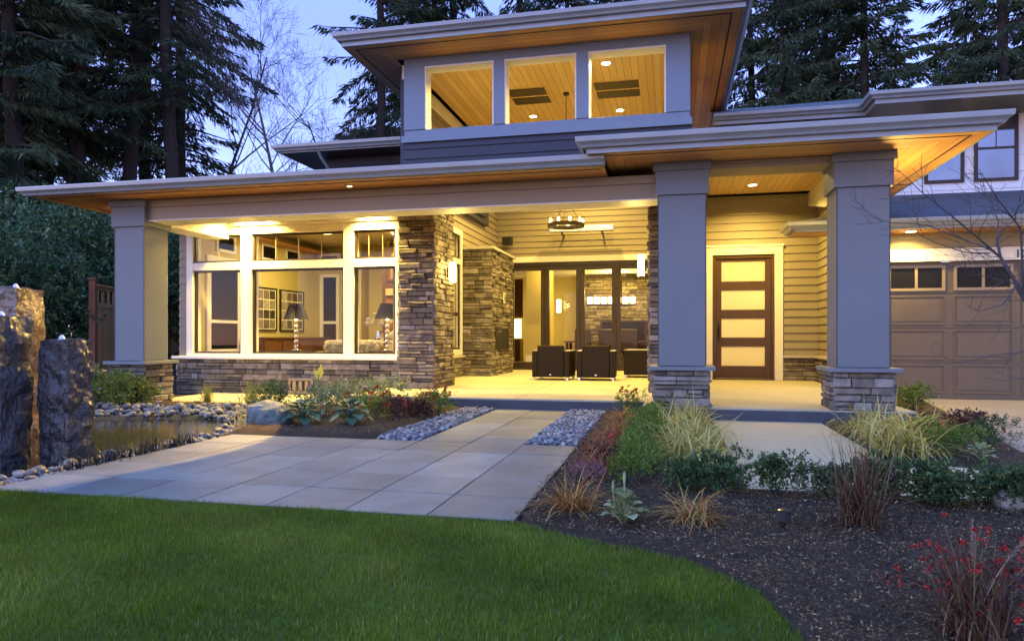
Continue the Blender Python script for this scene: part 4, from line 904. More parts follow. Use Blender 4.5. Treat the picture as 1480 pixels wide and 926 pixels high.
for k, (y0, lb) in enumerate(((13.30, 'photo collage frame on the living room wall, left of the lamp shade'), (14.50, 'photo collage frame behind the black lamp shade on the living room wall'))):
    t = thing('collage_frame', lb, 'picture frame', (-8.78, y0+.5, 1.7), 'photo collage frames'); mb = MB(); frame_rect(mb, y0, y0+1.05, 1.16, 2.12, .03, -8.80, -8.755, axis='y'); mb.build('frame', M['black'], t)
    mb = MB(); mb.box(-8.80, -8.775, y0+.028, y0+1.022, 1.188, 2.092); mt = mb.build('mount', M['paper'], t)
    mb = MB()
    for i in range(4):
        for j in range(4): mb.box(-8.776, -8.77, y0+.06+.237*i, y0+.27+.237*i, 1.215+.218*j, 1.405+.218*j, 0, random.random())
    mb.build('prints', M['photo'], mt)
t = thing('china_cabinet', 'tall dark wood cabinet with lit shelves behind the right lamp', 'cabinet', (-6.0, 15.4, .28))
mb = MB(); mb.box(-6.52, -5.2, 15.1, 15.7, .28, 1.0); mb.box(-6.52, -6.42, 15.1, 15.7, 1.0, 3.1); mb.box(-6.42, -5.2, 15.1, 15.7, 2.15, 3.1); mb.box(-6.42, -5.2, 15.6, 15.7, 1.0, 2.15); mb.build('body', M['redwood'], t, bevel=.008)
for k in range(3): mb = MB(); frame_rect(mb, -6.38+k*.39, -6.02+k*.39, 2.3, 3.02, .05, 15.07, 15.1); d = mb.build('door', M['redwood'], t); mb = MB(); mb.box(-6.33+k*.39, -6.07+k*.39, 15.092, 15.098, 2.35, 2.97); mb.build('pane', M['int_floor'], d)
mb = MB(); mb.box(-6.42, -5.2, 15.07, 15.13, 1.98, 2.14); mb.build('light_rail', M['pine_y'], t)
lamp('shelf_glow', 'AREA', (-5.9, 15.35, 1.97), 22, WARM, t, size=.5, target=(-5.9, 15.45, 1))
t = thing('white_sideboard', 'pale upholstered chair back with a cream cushion in the right window', 'chair', (-5.6, 13.6, .28))
mb = MB(); mb.box(-5.95, -5.0, 13.9, 14.15, .40, .95); mb.build('backrest', M['cushion'], t, bevel=.05); mb = MB(); mb.box(-5.95, -5.0, 14.15, 14.8, .40, .66); mb.build('seat', M['cushion'], t, bevel=.04)
t.name = 'armchair'
for a in (-5.9, -5.05):
    for b in (13.95, 14.75): mb = MB(); mb.box(a-.03, a+.03, b-.03, b+.03, .28, .40); mb.build('leg', M['darkwood'], t)
mb = MB(); mb.ball((-5.62, 13.95, 1.05), .26, .07, .13, 16); tag(mb.build('cushion', M['cushion'], smooth=True, origin=(-5.62, 13.95, .95)), 'plump cream cushion on the pale chair in the right window', 'cushion')
t = thing('hydrangea_vase', 'white hydrangea bouquet in a vase in the right window', 'flowers', (-5.85, 13.4, .28))
mb = MB(); mb.lathe((-5.85, 13.4, .9), [(.07, 0), (.09, .1), (.06, .25)], 16); mb.build('vase', M['silver'], t); mb = MB(); mb.lathe((-5.85, 13.4, .28), [(.2, 0), (.04, .04), (.04, .58), (.26, .60), (.26, .62)], 20); mb.build('stand', M['darkwood'], t)
mb = MB()
for k in range(26):
    a, b, r = random.uniform(0, 6.28), random.uniform(.1, 1.5), .2; mb.ball((-5.85+r*math.cos(a)*math.sin(b)*1.3, 13.4+r*math.sin(a)*math.sin(b), 1.27+.22*math.cos(b)), .055, .055, .05, 8)
mb.build('bloom', M['cushion'], t, smooth=True)
# living room ceiling light, hall and dining lamps
t = thing('living_room_light', 'lit ceiling light of the living room behind the window head', 'ceiling light', (-7.2, 13.6, 3.3))
mb = MB(); mb.lathe((-7.2, 13.6, 3.23), [(.2, 0), (.24, .06)], 24); mb.build('diffuser', M['shade_on'], t); mb = MB(); mb.lathe((-7.2, 13.6, 3.29), [(.26, 0), (.26, .01)], 24); mb.build('rim', M['bronze'], t)
lamp('glow', 'AREA', (-7.2, 13.6, 3.2), 44, (1, .80, .30), t, size=.4)
t = thing('living_room_light', 'lit ceiling light of the living room near the cabinet', 'ceiling light', (-5.7, 14.3, 3.3))
mb = MB(); mb.lathe((-5.7, 14.3, 3.23), [(.2, 0), (.24, .06)], 24); mb.build('diffuser', M['shade_on'], t); lamp('glow', 'AREA', (-5.7, 14.3, 3.2), 26, (1, .80, .30), t, size=.4)
t = thing('hall_light', 'lit ceiling light of the hall behind the front door', 'ceiling light', (1.5, 17.2, 3.2))
mb = MB(); mb.lathe((1.5, 17.2, 3.12), [(.2, 0), (.24, .06)], 24); mb.build('diffuser', M['shade_on'], t); lamp('glow', 'AREA', (1.5, 17.2, 3.1), 70, WARMW, t, size=.5)
t = thing('linear_chandelier', 'row of square glass shades on a dark bar over the dining table', 'chandelier', (-1.75, 21.6, 2.05))
mb = MB(); mb.box(-2.55, -1.05, 21.57, 21.63, 1.98, 2.03); mb.tube([(-1.5, 21.6, 2.0), (-1.5, 21.6, 3.45)], .012, 6); mb.tube([(-1.5, 21.6, 2.0), (-1.5, 21.6, 2.8)], .03, 8); mb.build('bar', M['bronze'], t)
for k in range(7): mb = MB(); mb.box(-2.52+.215*k, -2.36+.215*k, 21.53, 21.67, 2.05, 2.25); mb.build('shade', M['shade_on'], t, bevel=.01)
lamp('glow', 'POINT', (-1.75, 21.6, 2.4), 30, WARM, t, size=.25)
for x, y, lb in ((-3.0, 19.5, 'left cove light of the dining room ceiling'), (-.9, 19.5, 'right cove light of the dining room ceiling'), (-1.8, 22.6, 'cove light of the dining room in front of the stone chimney')):
    t = thing('cove_light', lb, 'ceiling light', (x, y, 3.45), 'dining room cove lights'); mb = MB(); mb.box(x-.5, x+.5, y-.06, y+.06, 3.42, 3.448); mb.build('diffuser', M['shade_on'], t); lamp('glow', 'AREA', (x, y, 3.40), 40, WARM, t, size=.5)
sconce_t = thing('interior_sconce', 'lit tube sconce on the dining room wall behind the second glass door leaf', 'wall lamp', (-3.55, 23.4, 2.05))
mb = MB(); mb.lathe((-3.7, 23.35, 1.85), [(.02, 0), (.07, .01), (.07, .42), (.02, .43)], 16); mb.build('glass_shade', M['sconce_on'], sconce_t); mb = MB(); mb.box(-3.76, -3.64, 23.40, 23.46, 1.92, 2.2); mb.box(-3.72, -3.68, 23.46, 24.3, 2.04, 2.06); mb.build('back_plate', M['bronze'], sconce_t)
t = thing('lit_console', 'bright lit niche with a dark console at the left of the dining room', 'console', (-5.2, 22, .15))
mb = MB(); mb.box(-5.7, -4.7, 21.8, 22.3, .15, .95); mb.box(-5.7, -4.7, 22.2, 22.3, 1.65, 2.9); mb.build('cabinet', M['darkwood'], t); mb = MB(); mb.box(-5.65, -4.75, 22.15, 22.2, 1.0, 1.6); mb.build('lit_panel', M['shade_on'], t)
t = thing('dining_fireplace', 'black fireplace screen set in the dining room stone wall', 'fireplace', (-1.55, 23.5, .9))
mb = MB(); mb.box(-2.25, -.85, 23.44, 23.56, .55, 1.52); mb.build('screen', M['dark_glass'], t); mb = MB(); frame_rect(mb, -2.3, -.8, .5, 1.57, .05, 23.42, 23.6); mb.box(-2.4, -.7, 23.38, 23.6, .70, .74); mb.build('frame', M['bronze'], t)
t = thing('dining_table', 'dark dining table behind the glass doors', 'table', (-1.8, 21.6, .15))
mb = MB(); mb.box(-3.2, -.6, 21.1, 22.1, .86, .90); mb.build('table_top', M['darkwood'], t)
for a in (-3.1, -.7):
    for b in (21.2, 22.0): mb = MB(); mb.box(a-.04, a+.04, b-.04, b+.04, .15, .86); mb.build('leg', M['darkwood'], t)
def dining_chair(x, y, rz, lb):
    t = thing('dining_chair', lb, 'chair', (0, 0, 0), 'dark dining chairs'); mb = MB(); mb.box(-.24, .24, -.26, -.19, .46, 1.1); mb.build('backrest', M['bronze'], t, bevel=.02); mb = MB(); mb.box(-.24, .24, -.19, .25, .40, .48); mb.build('seat', M['bronze'], t, bevel=.015)
    for a in (-.21, .21):
        for b in (-.22, .22): mb = MB(); mb.box(a-.02, a+.02, b-.02, b+.02, 0, .42); mb.build('leg', M['darkwood'], t)
    t.location = (x, y, .15); t.rotation_euler = (0, 0, rz)
dining_chair(-2.55, 20.9, 0, 'dark dining chair in the second glass door leaf'); dining_chair(-1.85, 20.9, 0, 'dark dining chair left of the chimney breast in the third leaf'); dining_chair(-1.2, 20.9, 0, 'dark dining chair beside the third door stile')
dining_chair(-.35, 21.6, R(90), 'dark dining chair at the right end of the table'); dining_chair(-3.45, 21.6, R(-90), 'dark dining chair at the left end of the table')

# ================================================================ FENCE, ROCKS, POND
mb0 = thing('garden_fence', 'cedar board fence with lattice top running back beside the house', 'fence', (-11.3, 11.8, .2))
a0, d = Vector((-11.3, 11.8)), Vector((-.363, .932)).normalized()
def along(mb, s0, s1, z0, z1, th, mi=0, off=0):
    nrm = Vector((d.y, -d.x)); p = [a0+d*s0+nrm*(off-th/2), a0+d*s1+nrm*(off-th/2), a0+d*s1+nrm*(off+th/2), a0+d*s0+nrm*(off+th/2)]
    mb.add([(q.x, q.y, z) for z in (z0, z1) for q in p], [(0, 3, 2, 1), (4, 5, 6, 7), (0, 1, 5, 4), (1, 2, 6, 5), (2, 3, 7, 6), (3, 0, 4, 7)], mi)
for k in range(5): mb = MB(); along(mb, k*2.2-.06, k*2.2+.06, .1, 2.16, .12); along(mb, k*2.2-.08, k*2.2+.08, 2.16, 2.21, .16); mb.build('fence_post', M['post'], mb0, bevel=.006)
for k in range(4):
    mb = MB()
    for q in range(15): along(mb, k*2.2+.07+q*.1375, k*2.2+.195+q*.1375, .25, 1.62, .022)
    along(mb, k*2.2+.07, k*2.2+2.13, 1.62, 1.72, .05); along(mb, k*2.2+.07, k*2.2+2.13, 1.98, 2.05, .05); along(mb, k*2.2+.07, k*2.2+2.13, .22, .32, .05); along(mb, k*2.2+.02, k*2.2+2.18, 2.05, 2.09, .13)
    for q in range(8): along(mb, k*2.2+.14+q*.27, k*2.2+.22+q*.27, 1.72, 1.98, .03)
    mb.build('fence_panel', M['fence'], mb0)

def rock(name, c, sx, sy, sz, mat, seed, label, cat, amp=.12, sub=14, tilt=(0, 0), fl=.55, taper=.1, group=None):
    """split block: a box cut into a grid, faceted by noise"""
    V, F, idx = [], [], {}
    def vert(i, j, k):
        key = (i, j, k)
        if key not in idx:
            p = Vector((i/sub*2-1, j/sub*2-1, k/sub*2-1)); q = p.copy(); r = q.normalized(); q = q*fl+r*(1-fl)*1.15
            tz = (p.z+1)/2; q.x *= (1-taper*tz)*sx/2; q.y *= (1-taper*tz)*sy/2; q.z *= sz/2
            s = Vector((seed*3.1, seed*1.7, seed)); nn = mnoise.noise(q*1.6/max(sx, .3)+s)*.8+mnoise.noise(q*4/max(sx, .3)+s)*.5+mnoise.noise(q*11/max(sx, .3)+s)*.22+mnoise.noise(q*26/max(sx, .3)+s)*.10
            q += r*nn*amp*min(sx, sy); q.x += tilt[0]*tz*sz; q.y += tilt[1]*tz*sz
            idx[key] = len(V); V.append((c[0]+q.x, c[1]+q.y, c[2]+sz/2+q.z))
        return idx[key]
    for i in range(sub):
        for j in range(sub):
            for ax in range(3):
                for s in (0, sub):
                    def K(a, b): return {0: (s, a, b), 1: (a, s, b), 2: (a, b, s)}[ax]
                    f = [vert(*K(i, j)), vert(*K(i+1, j)), vert(*K(i+1, j+1)), vert(*K(i, j+1))]
                    if (s == 0) != (ax == 1): f.reverse()
                    F.append(f)
    mb = MB(); mb.add(V, F); o = mb.build(name, mat, origin=c); o.location = c
    return tag(o, label, cat, group) if label else o
RG = 'standing basalt fountain stones'
rk = [rock('fountain_stone', (-5.15, 5.09, -.42), .30, .28, 1.42, M['basalt'], 2, 'shortest standing basalt fountain stone, nearest the paved patio', 'rock', .12, 34, (0, 0), .97, .03, RG),
      rock('fountain_stone', (-5.60, 4.82, -.42), .44, .30, 1.62, M['basalt'], 5, 'dark basalt fountain stone at the left edge with water on top', 'rock', .12, 34, (0, 0), .97, .04, RG),
      rock('fountain_stone', (-6.30, 5.58, -.42), .50, .34, 1.92, M['basalt_warm_lit'], 9, 'tallest basalt fountain stone, lit gold, behind the other two', 'rock', .12, 34, (0, 0), .97, .04, RG)]
for (x, y, z), lb in (((-5.17, 5.06, 1.0), 'small white water bubble on the shortest basalt stone'), ((-5.52, 4.80, 1.2), 'small white water bubble on the left-edge basalt stone'), ((-6.22, 5.56, 1.5), 'small white water bubble on the tallest basalt stone')):
    mb = MB(); mb.ball((x, y, z), .026, .026, .040, 12); mb.ball((x+.018, y, z-.012), .022, .022, .028, 10); mb.ball((x-.02, y-.01, z-.016), .02, .02, .02, 10); tag(mb.build('water_bubble', M['water_white'], smooth=True, origin=(x, y, z)), lb, 'fountain water', 'bubbling water on the fountain stones')
rock('boulder', (-9.7, 10.3, -.05), 1.0, .8, .52, M['boulder'], 3, 'wide tan boulder beside the left column base', 'rock', .12, 12, fl=.4)
rock('boulder', (-10.05, 9.75, -.05), .55, .5, .42, M['boulder'], 6, 'small tan boulder in front of the wide one near the left column', 'rock', .12, 12, fl=.4)
rock('boulder', (-10.9, 11.0, .1), .7, .6, .45, M['boulder'], 8, 'tan boulder below the fence post', 'rock', .12, 12, fl=.4)
rock('boulder', (*G(388, 616), -.06), .52, .42, .33, M['green_rock'], 11, 'green-grey boulder at the pond end of the flower bed', 'rock', .14, 16, fl=.3)
rock('boulder', (*G(722, 0+612)[0:2], -.3), .05, .05, .05, M['green_rock'], 12, None, None)  if False else None
rock('boulder', (*G(1462, 738), .0), .20, .16, .12, M['cobble2'], 13, 'pale flat stone at the right end of the low hedge', 'rock', .1, 8, fl=.2)

# cobbles: the large ones along the pond, each its own
COBM = ['cobble', 'cobble2', 'cobble3']; protos = []
for k in range(6):
    o = rock('cobble', (0, 0, 0), .135, .105, .08, M[COBM[k % 3]], 20+k, None, None, .08, 6, fl=.0)
    o.data.polygons.foreach_set('use_smooth', [True]*len(o.data.polygons)); protos.append(o)
CL = {0: 'tan rounded river cobble on the pond bank', 1: 'pale rounded river cobble on the pond bank', 2: 'dark rounded river cobble on the pond bank'}
used = set()
def cobble(x, y, z, s):
    k = random.choices(range(6), (3, 4, 1.2, 3, 4, 1.2))[0]; sc = (s*random.uniform(.8, 1.25), s*random.uniform(.8, 1.2), s*random.uniform(.75, 1.1))
    if k in used: o = dup(protos[k])
    else: o = protos[k]; used.add(k)
    o.location = (x, y, z); o.scale = sc; o.rotation_euler = (random.uniform(-.25, .25), random.uniform(-.25, .25), random.uniform(0, 6.3)); tag(o, CL[k % 3], 'stone', 'river cobbles on the pond bank, '+('tan', 'pale', 'dark')[k % 3])
nc = 0
far = [(-9.4, 7.35), (-8.6, 7.75), (-8.0, 8.05), (-7.0, 8.45), (-6.2, 8.72), (-5.5, 8.5), (-5.0, 8.0)]
for i in range(len(far)-1):
    a, b = Vector(far[i]), Vector(far[i+1]); L = (b-a).length
    for k in range(int(L*40)):
        p = a+(b-a)*random.random(); o = random.random(); nrm = Vector((-(b-a).y, (b-a).x)).normalized(); p = p+nrm*(o*.62-.45)
        cobble(p.x, p.y, -.09+.13*o+random.uniform(-.01, .03), random.uniform(.5, 1.0)); nc += 1
near = [(-4.62, 3.5), (-4.62, 4.2), (-4.66, 5.0), (-4.63, 5.8), (-4.65, 6.5), (-4.75, 7.1), (-4.95, 7.7)]
for i in range(len(near)-1):
    a, b = Vector(near[i]), Vector(near[i+1])
    for k in range(int((b-a).length*(34 if i < 2 else 22))):
        p = a+(b-a)*random.random(); cobble(p.x-abs(random.gauss(0, .12)), p.y, -.055+random.uniform(-.015, .02), random.uniform(.5, 1.05)*(.75 if i < 2 else .8)); nc += 1
print('cobbles', nc)
# pebble strips beside the walk: uncountable
def pebbles():
    ico = [(0, 0, -1)]+[(math.cos(a)*.86, math.sin(a)*.86, -.5) for a in np.arange(6)*math.pi/3]+[(math.cos(a+.5), math.sin(a+.5), .15) for a in np.arange(6)*math.pi/3]+[(math.cos(a)*.6, math.sin(a)*.6, .8) for a in np.arange(6)*math.pi/3]+[(0, 0, 1)]
    f = [(0, 1+(k+1) % 6, 1+k) for k in range(6)]+[(1+k, 1+(k+1) % 6, 7+k) for k in range(6)]+[(1+(k+1) % 6, 7+(k+1) % 6, 7+k) for k in range(6)]+[(7+k, 7+(k+1) % 6, 13+k) for k in range(6)]+[(7+(k+1) % 6, 13+(k+1) % 6, 13+k) for k in range(6)]+[(13+k, 13+(k+1) % 6, 19) for k in range(6)]
    B = np.array(ico); Fb = np.array(f); X = np.concatenate([rng.uniform(-2.90, -2.43, 2300), rng.uniform(-1.35, -.87, 2300)]); Y = np.concatenate([rng.uniform(6.53, 9.62, 4600)]); n = len(X)
    a = rng.uniform(0, 6.28, n); S = np.stack([rng.uniform(.020, .040, n), rng.uniform(.015, .026, n), rng.uniform(.010, .018, n)], 1)
    V = B[None]*S[:, None]; ca, sa = np.cos(a)[:, None], np.sin(a)[:, None]
    tx = rng.normal(0, .3, n)[:, None]; V = np.stack([V[..., 0]*ca-V[..., 1]*sa, V[..., 0]*sa+V[..., 1]*ca, V[..., 2]+V[..., 0]*tx], -1); V += np.stack([X, Y, rng.uniform(-.02, .022, n)], 1)[:, None]
    F = (Fb[None]+(np.arange(n)*len(B))[:, None, None]).reshape(-1, 3)
    # smaller stones filling in between the bank cobbles
    m = 1500; q = rng.random(m); cx_ = [a for a, _ in far]; cy_ = [b for _, b in far]; s_ = np.linspace(0, 1, len(far)); off = rng.uniform(-.45, .22, m); mf = rng.random(m) < .68
    t2 = [a for a, _ in near]; u2 = [b for _, b in near]; s2 = np.linspace(0, 1, len(near))
    bx_ = np.where(mf, np.interp(q, s_, cx_)+off*.15, np.interp(q, s2, t2)-np.abs(rng.normal(0, .13, m))); by_ = np.where(mf, np.interp(q, s_, cy_)+off, np.interp(q, s2, u2)); bz_ = np.where(mf, -.11+.14*(off+.45)/.67, -.07)+rng.uniform(-.01, .02, m)
    B2 = B[None]*np.stack([rng.uniform(.030, .058, m), rng.uniform(.024, .042, m), rng.uniform(.018, .032, m)], 1)[:, None]; a2 = rng.uniform(0, 6.28, m); c2, d2 = np.cos(a2)[:, None], np.sin(a2)[:, None]
    B2 = np.stack([B2[..., 0]*c2-B2[..., 1]*d2, B2[..., 0]*d2+B2[..., 1]*c2, B2[..., 2]], -1)+np.stack([bx_, by_, bz_], 1)[:, None]
    F = np.concatenate([F, (Fb[None]+(n*len(B)+np.arange(m)*len(B))[:, None, None]).reshape(-1, 3)]); V = np.concatenate([V.reshape(-1, 3), B2.reshape(-1, 3)]); n += m
    o = raw_mesh('pebbles', V.reshape(-1, 3), F, M['pebble'], rnd=np.repeat(rng.random(n), len(Fb)), smooth=True)
    tag(o, 'small blue-grey pebbles beside the paved walk and between the pond cobbles', 'pebbles', kind='stuff')
    mb = MB(); mb.box(-2.93, -2.41, 6.5, 9.64, -.05, -.015); mb.box(-1.37, -.85, 6.5, 9.64, -.05, -.015); tag(mb.build('gravel_base', M['joint']), kind='structure')
pebbles()
# bark chips over the beds
def chips(n):
    polys = [(B_MAIN, .040, .78), (B_RIGHT, .055, .1), (B_LEFT, .065, .12)]; Pn = []
    for poly, z, sh in polys:
        x0, x1 = min(p[0] for p in poly), max(p[0] for p in poly); y0, y1 = min(p[1] for p in poly), max(p[1] for p in poly); c = 0
        while c < n*sh:
            x, y = random.uniform(x0, x1), random.uniform(y0, y1)
            if y < 1.9 or x > 3.3 or (poly is B_MAIN and y > 5 and random.random() < .35): continue
            if inside(poly, x, y): Pn.append((x, y, z-.008+.022*mnoise.noise((x*5, y*5, 1))+.013*mnoise.noise((x*14, y*14, 4))+random.uniform(0, .010))); c += 1
    P = np.array(Pn); n = len(P); D = np.stack([rng.normal(size=n), rng.normal(size=n), rng.normal(0, .38, n)], 1); L = np.minimum(rng.gamma(2.0, .0040, n)+.004, .03)
    V, F = leaf_arrays(P, D, L, L*rng.uniform(.2, .5, n), .15, side=np.stack([rng.normal(0, .4, n), rng.normal(0, .4, n), np.ones(n)], 1)); tag(raw_mesh('bark_chips', V, F, M['chip']), 'loose bark chips covering the planting beds', 'mulch', kind='stuff')
chips(230000)
# lawn blades
def lawn_blades(n):
    X = rng.uniform(-6.2, .46, n*2); Y = rng.uniform(1.3, 3.86, n*2); keep = rng.random(n*2) < np.clip(1.15-(X < -4.8)*.5, 0, 1)
    X, Y = X[keep], Y[keep]; ok = np.array([inside(LAWN, x, y) for x, y in zip(X, Y)]); X, Y = X[ok][:n], Y[ok][:n]; n = len(X)
    cl = np.sin(X*7+np.sin(Y*5))*np.sin(Y*9+X*2)*.5+.5
    P = np.stack([X, Y, np.full(n, -.014)], 1); L = (.018+.022*rng.random(n))*(.8+.4*cl); V, F, bid = blade_arrays(P, rng.uniform(0, 6.28, n), rng.gamma(2, .16, n), L, rng.uniform(.0018, .0032, n), rng.uniform(.2, 1.0, n), 2)
    r = np.clip(rng.normal(.42, .2, n)+.12*(cl-.5), 0, .96); r += .22*(np.sin(X*2.3+1.7*np.sin(Y*1.9))*np.sin(Y*3.1+X)); r = np.clip(r, 0, .96); r[rng.random(n) < .03] = 1
    tag(raw_mesh('grass', V, F, M['blade'], rnd=r[bid]), 'mown green lawn grass in the foreground', 'grass', kind='stuff')
lawn_blades(330000)

# ================================================================ PLANTS
def place(o, x, y, z=.02, rz=None, sc=1.0, label=None, group=None):
    o.location = (x, y, z); o.rotation_euler = (0, 0, random.uniform(0, 6.28) if rz is None else rz); o.scale = sc if hasattr(sc, '__len__') else (sc,)*3
    if label: o['label'] = label
    if group: o['group'] = group
    return o
class Kind:
    """a prototype that is moved the first time and copied afterwards"""
    def __init__(s, makers): s.pool = makers; s.used = set(); s.i = 0
    def put(s, x, y, label, group, z=.02, sc=1.0, rz=None):
        k = s.i % len(s.pool); s.i += 1; o = s.pool[k]
        if k in s.used: o = dup(o)
        s.used.add(k); return place(o, x, y, z, rz, sc, label, group)
def shrub(name, cat, mat, r, h, n, leaf, wl_=.55, seed=0, lumps=9, stems=7):
    """leafy bush: leaves gathered on many small shoots spread through an uneven crown"""
    t = thing(name, '-', cat); g = np.random.default_rng(seed)
    C = np.stack([g.normal(0, .42, lumps)*r, g.normal(0, .42, lumps)*r, h*(.35+.45*g.random(lumps))], 1); Rl = r*(.38+.25*g.random(lumps))
    ns = n//9; k = g.integers(0, lumps, ns); d = unit(g.normal(size=(ns, 3))+np.array([0, 0, .35])); rad = Rl[k]*(.55+.5*g.random(ns)**.5)
    B = C[k]+d*rad[:, None]*np.array([1, 1, h/r*.55]); B[:, 2] = np.maximum(B[:, 2], .03*h)
    P = np.repeat(B, 9, 0)+np.repeat(d, 9, 0)*(g.random(ns*9)*leaf*2.2)[:, None]; D = np.repeat(d, 9, 0)*.6+g.normal(0, .75, (ns*9, 3))
    V, F = leaf_arrays(P, D, leaf*(.7+.6*g.random(ns*9)), leaf*wl_*(.8+.4*g.random(ns*9))); rn = np.clip(np.repeat(g.random(ns), 9)*.6+.4*g.random(ns*9), 0, 1)
    raw_mesh('foliage', V, F, mat, t, rn)
    mb = MB()
    for q in range(stems):
        c = C[g.integers(0, lumps)]; mb.tube([(g.normal(0, .04)*r, g.normal(0, .04)*r, -.03), (c[0]*.4, c[1]*.4, c[2]*.5), tuple(c)], [.012*h+.003, .008*h+.002, .003], 5)
    mb.build('stem', M['twig'], t); return t
def tuft(name, cat, mat, n, L, lean, droop, wd, seed=0, base=.03, segs=5, extra=None):
    g = np.random.default_rng(seed); P = np.stack([g.normal(0, base, n), g.normal(0, base, n), np.zeros(n)-.01], 1); az = g.uniform(0, 6.28, n)
    V, F, b = blade_arrays(P, az, np.abs(g.normal(lean*.85, .32, n)), L*(.55+.55*g.random(n)), wd*(.7+.6*g.random(n)), np.abs(g.normal(droop, droop*.4, n)), segs)
    o = raw_mesh(name, V, F, mat, rnd=np.clip(g.random(n)[b]*.8+.2*g.random(), 0, 1)); return tag(o, '-', cat)
def rosette(name, cat, mat, n, size, h, seed, wl_=.72, lean=(.3, 1.25), petiole=True):
    """broad leaves on stalks, arching out from one crown"""
    t = thing(name, '-', cat); g = np.random.default_rng(seed); mb = MB(); st = MB()
    for k in range(n):
        a = k*2.4+g.normal(0, .2); q = (k+.5)/n; le = lean[0]+(lean[1]-lean[0])*q; L = size*(.8+.4*g.random()); hh = h*(1-.75*q)+.02; ro = size*(.2+.75*q)
        b = Vector((math.cos(a)*ro, math.sin(a)*ro, hh)); out = Vector((math.cos(a)*math.sin(le), math.sin(a)*math.sin(le), math.cos(le))); S = Vector((-math.sin(a), math.cos(a), 0)); U = S.cross(out)*-1
        rows = []; m = 6
        for i in range(m+1):
            u = i/m; wdt = L*wl_*.5*(math.sin(math.pi*min(1, u*.94+.05))**.75) if i < m else .001; c = b+out*L*u-Vector((0, 0, 1))*(L*.45*u*u)
            rows += [c-S*wdt+U*wdt*.22, c-S*wdt*.5, c, c+S*wdt*.5, c+S*wdt+U*wdt*.22]
        mb.add(rows, [(i*5+j, i*5+j+1, i*5+j+6, i*5+j+5) for i in range(m) for j in range(4)], 0, g.random()); st.tube([(0, 0, -.01), (b.x*.5, b.y*.5, hh*.7), tuple(b)], .006, 5)
    mb.build('leaf', mat, t, smooth=True); st.build('stalk', mat, t); return t
HC = 'low dark boxwoods in the hedge row in front of the walk'
hol = Kind([shrub('hedge_boxwood', 'shrub', M['holly'], .135, .225, 2400, .022, .55, 40+k) for k in range(3)])
row = [(985, 712, 'first dark boxwood of the low hedge row, touching the green strip'), (1045, 714, 'dark boxwood in front of the bare mulch left of the walk'), (1117, 718, 'dark boxwood in front of the left half of the concrete walk'), (1187, 722, 'dark boxwood in front of the walk, left of the tall purple grass'),
       (1292, 728, 'dark boxwood just right of the tall purple grass'), (1338, 731, 'dark boxwood second right of the tall purple grass'), (1383, 738, 'dark boxwood of the low hedge where the concrete walk bends away'), (1432, 733, 'dark boxwood behind the pale stone at the hedge end'), (1474, 742, 'dark boxwood cut by the right photo edge'), (1250, 722, 'dark boxwood directly behind the tall purple grass')]
for px, py, lb in row: x, y = G(px, py); hol.put(x, y, lb, HC, .02, random.uniform(.92, 1.12))
SC = 'bright green boxwoods in the strip between the grasses'
bx = Kind([shrub('strip_boxwood', 'shrub', M['box_leaf'], .145, .20, 2400, .018, .55, 60+k) for k in range(3)])
ordn = ['nearest', 'second nearest', 'third nearest', 'fourth nearest', 'fifth nearest', 'sixth nearest', 'seventh nearest', 'eighth nearest', 'ninth nearest', 'farthest']
for k in range(10): bx.put(-.23+random.uniform(-.03, .03), 4.85+.40*k, f'{ordn[k]} bright green boxwood in the strip leading to the central column', SC, .02, random.uniform(.95, 1.15))
GC = 'golden hakone grasses left of the concrete walk'
gg = Kind([tuft('golden_grass_clump', 'ornamental grass', M['gold_grass'], 240, .46, .80, 2.1, .014, 80+k, .08) for k in range(3)])
for k, (x, y) in enumerate(((.16, 5.55), (.10, 6.05), (.22, 6.6), (.10, 7.2), (.20, 7.85), (.12, 8.45))): gg.put(x, y, f'{["nearest", "second", "third", "fourth", "fifth", "farthest"][k]} golden grass clump beside the left edge of the concrete walk', GC, .03, random.uniform(1.0, 1.25))
for px, py, lb, s in ((1258, 628, 'golden grass clump against the porch step right of the walk', 1.15), (1300, 660, 'large golden grass clump at the near right corner of the walk', 1.3), (1318, 636, 'golden grass clump behind the large corner one', 1.15), (1285, 640, 'golden grass clump in the middle of the right bed edge', 1.1)):
    x, y = G(px, py); gg.put(x, y, lb, 'golden grasses right of the concrete walk', .04, s)
og = Kind([tuft('orange_grass_clump', 'ornamental grass', M['orange_grass'], 120, .36, 1.0, 1.3, .011, 90+k, .04) for k in range(2)])
for px, py, lb, s in ((826, 742, 'orange and green grass clump at the patio corner by the lawn', 1.0), (1003, 758, 'orange grass clump in the dark mulch in front of the hedge', .95), (895, 628, 'orange grass clump beside the pebble strip', 1.0), (903, 608, 'yellow-orange grass clump at the porch step', .95), (1372, 622, 'orange grass clump behind the right bed shrubs', .8)):
    x, y = G(px, py); og.put(x, y, lb, 'orange grass clumps', .03, s)
rg = Kind([tuft('russet_grass_clump', 'ornamental grass', M['russet_grass'], 170, .32, .85, 1.4, .009, 95+k, .07) for k in range(2)])
for px, py, lb in ((872, 655, 'russet grass clump left of the green boxwood strip'), (858, 683, 'russet grass clump above the pink heather'), (882, 640, 'russet grass clump beside the end of the pebbles')): x, y = G(px, py); rg.put(x, y, lb, 'russet grass clumps', .03)
x, y = G(848, 697); place(shrub('pink_heather', 'heather', M['pink_leaf'], .12, .09, 1100, .022, .3, 100), x, y, .02, label='low pink heather behind the orange grass at the patio corner')
x, y = G(878, 672); place(shrub('bronze_groundcover', 'shrub', M['bronze_leaf'], .14, .10, 800, .03, .5, 101), x, y, .02, label='low bronze groundcover against the green boxwood strip')
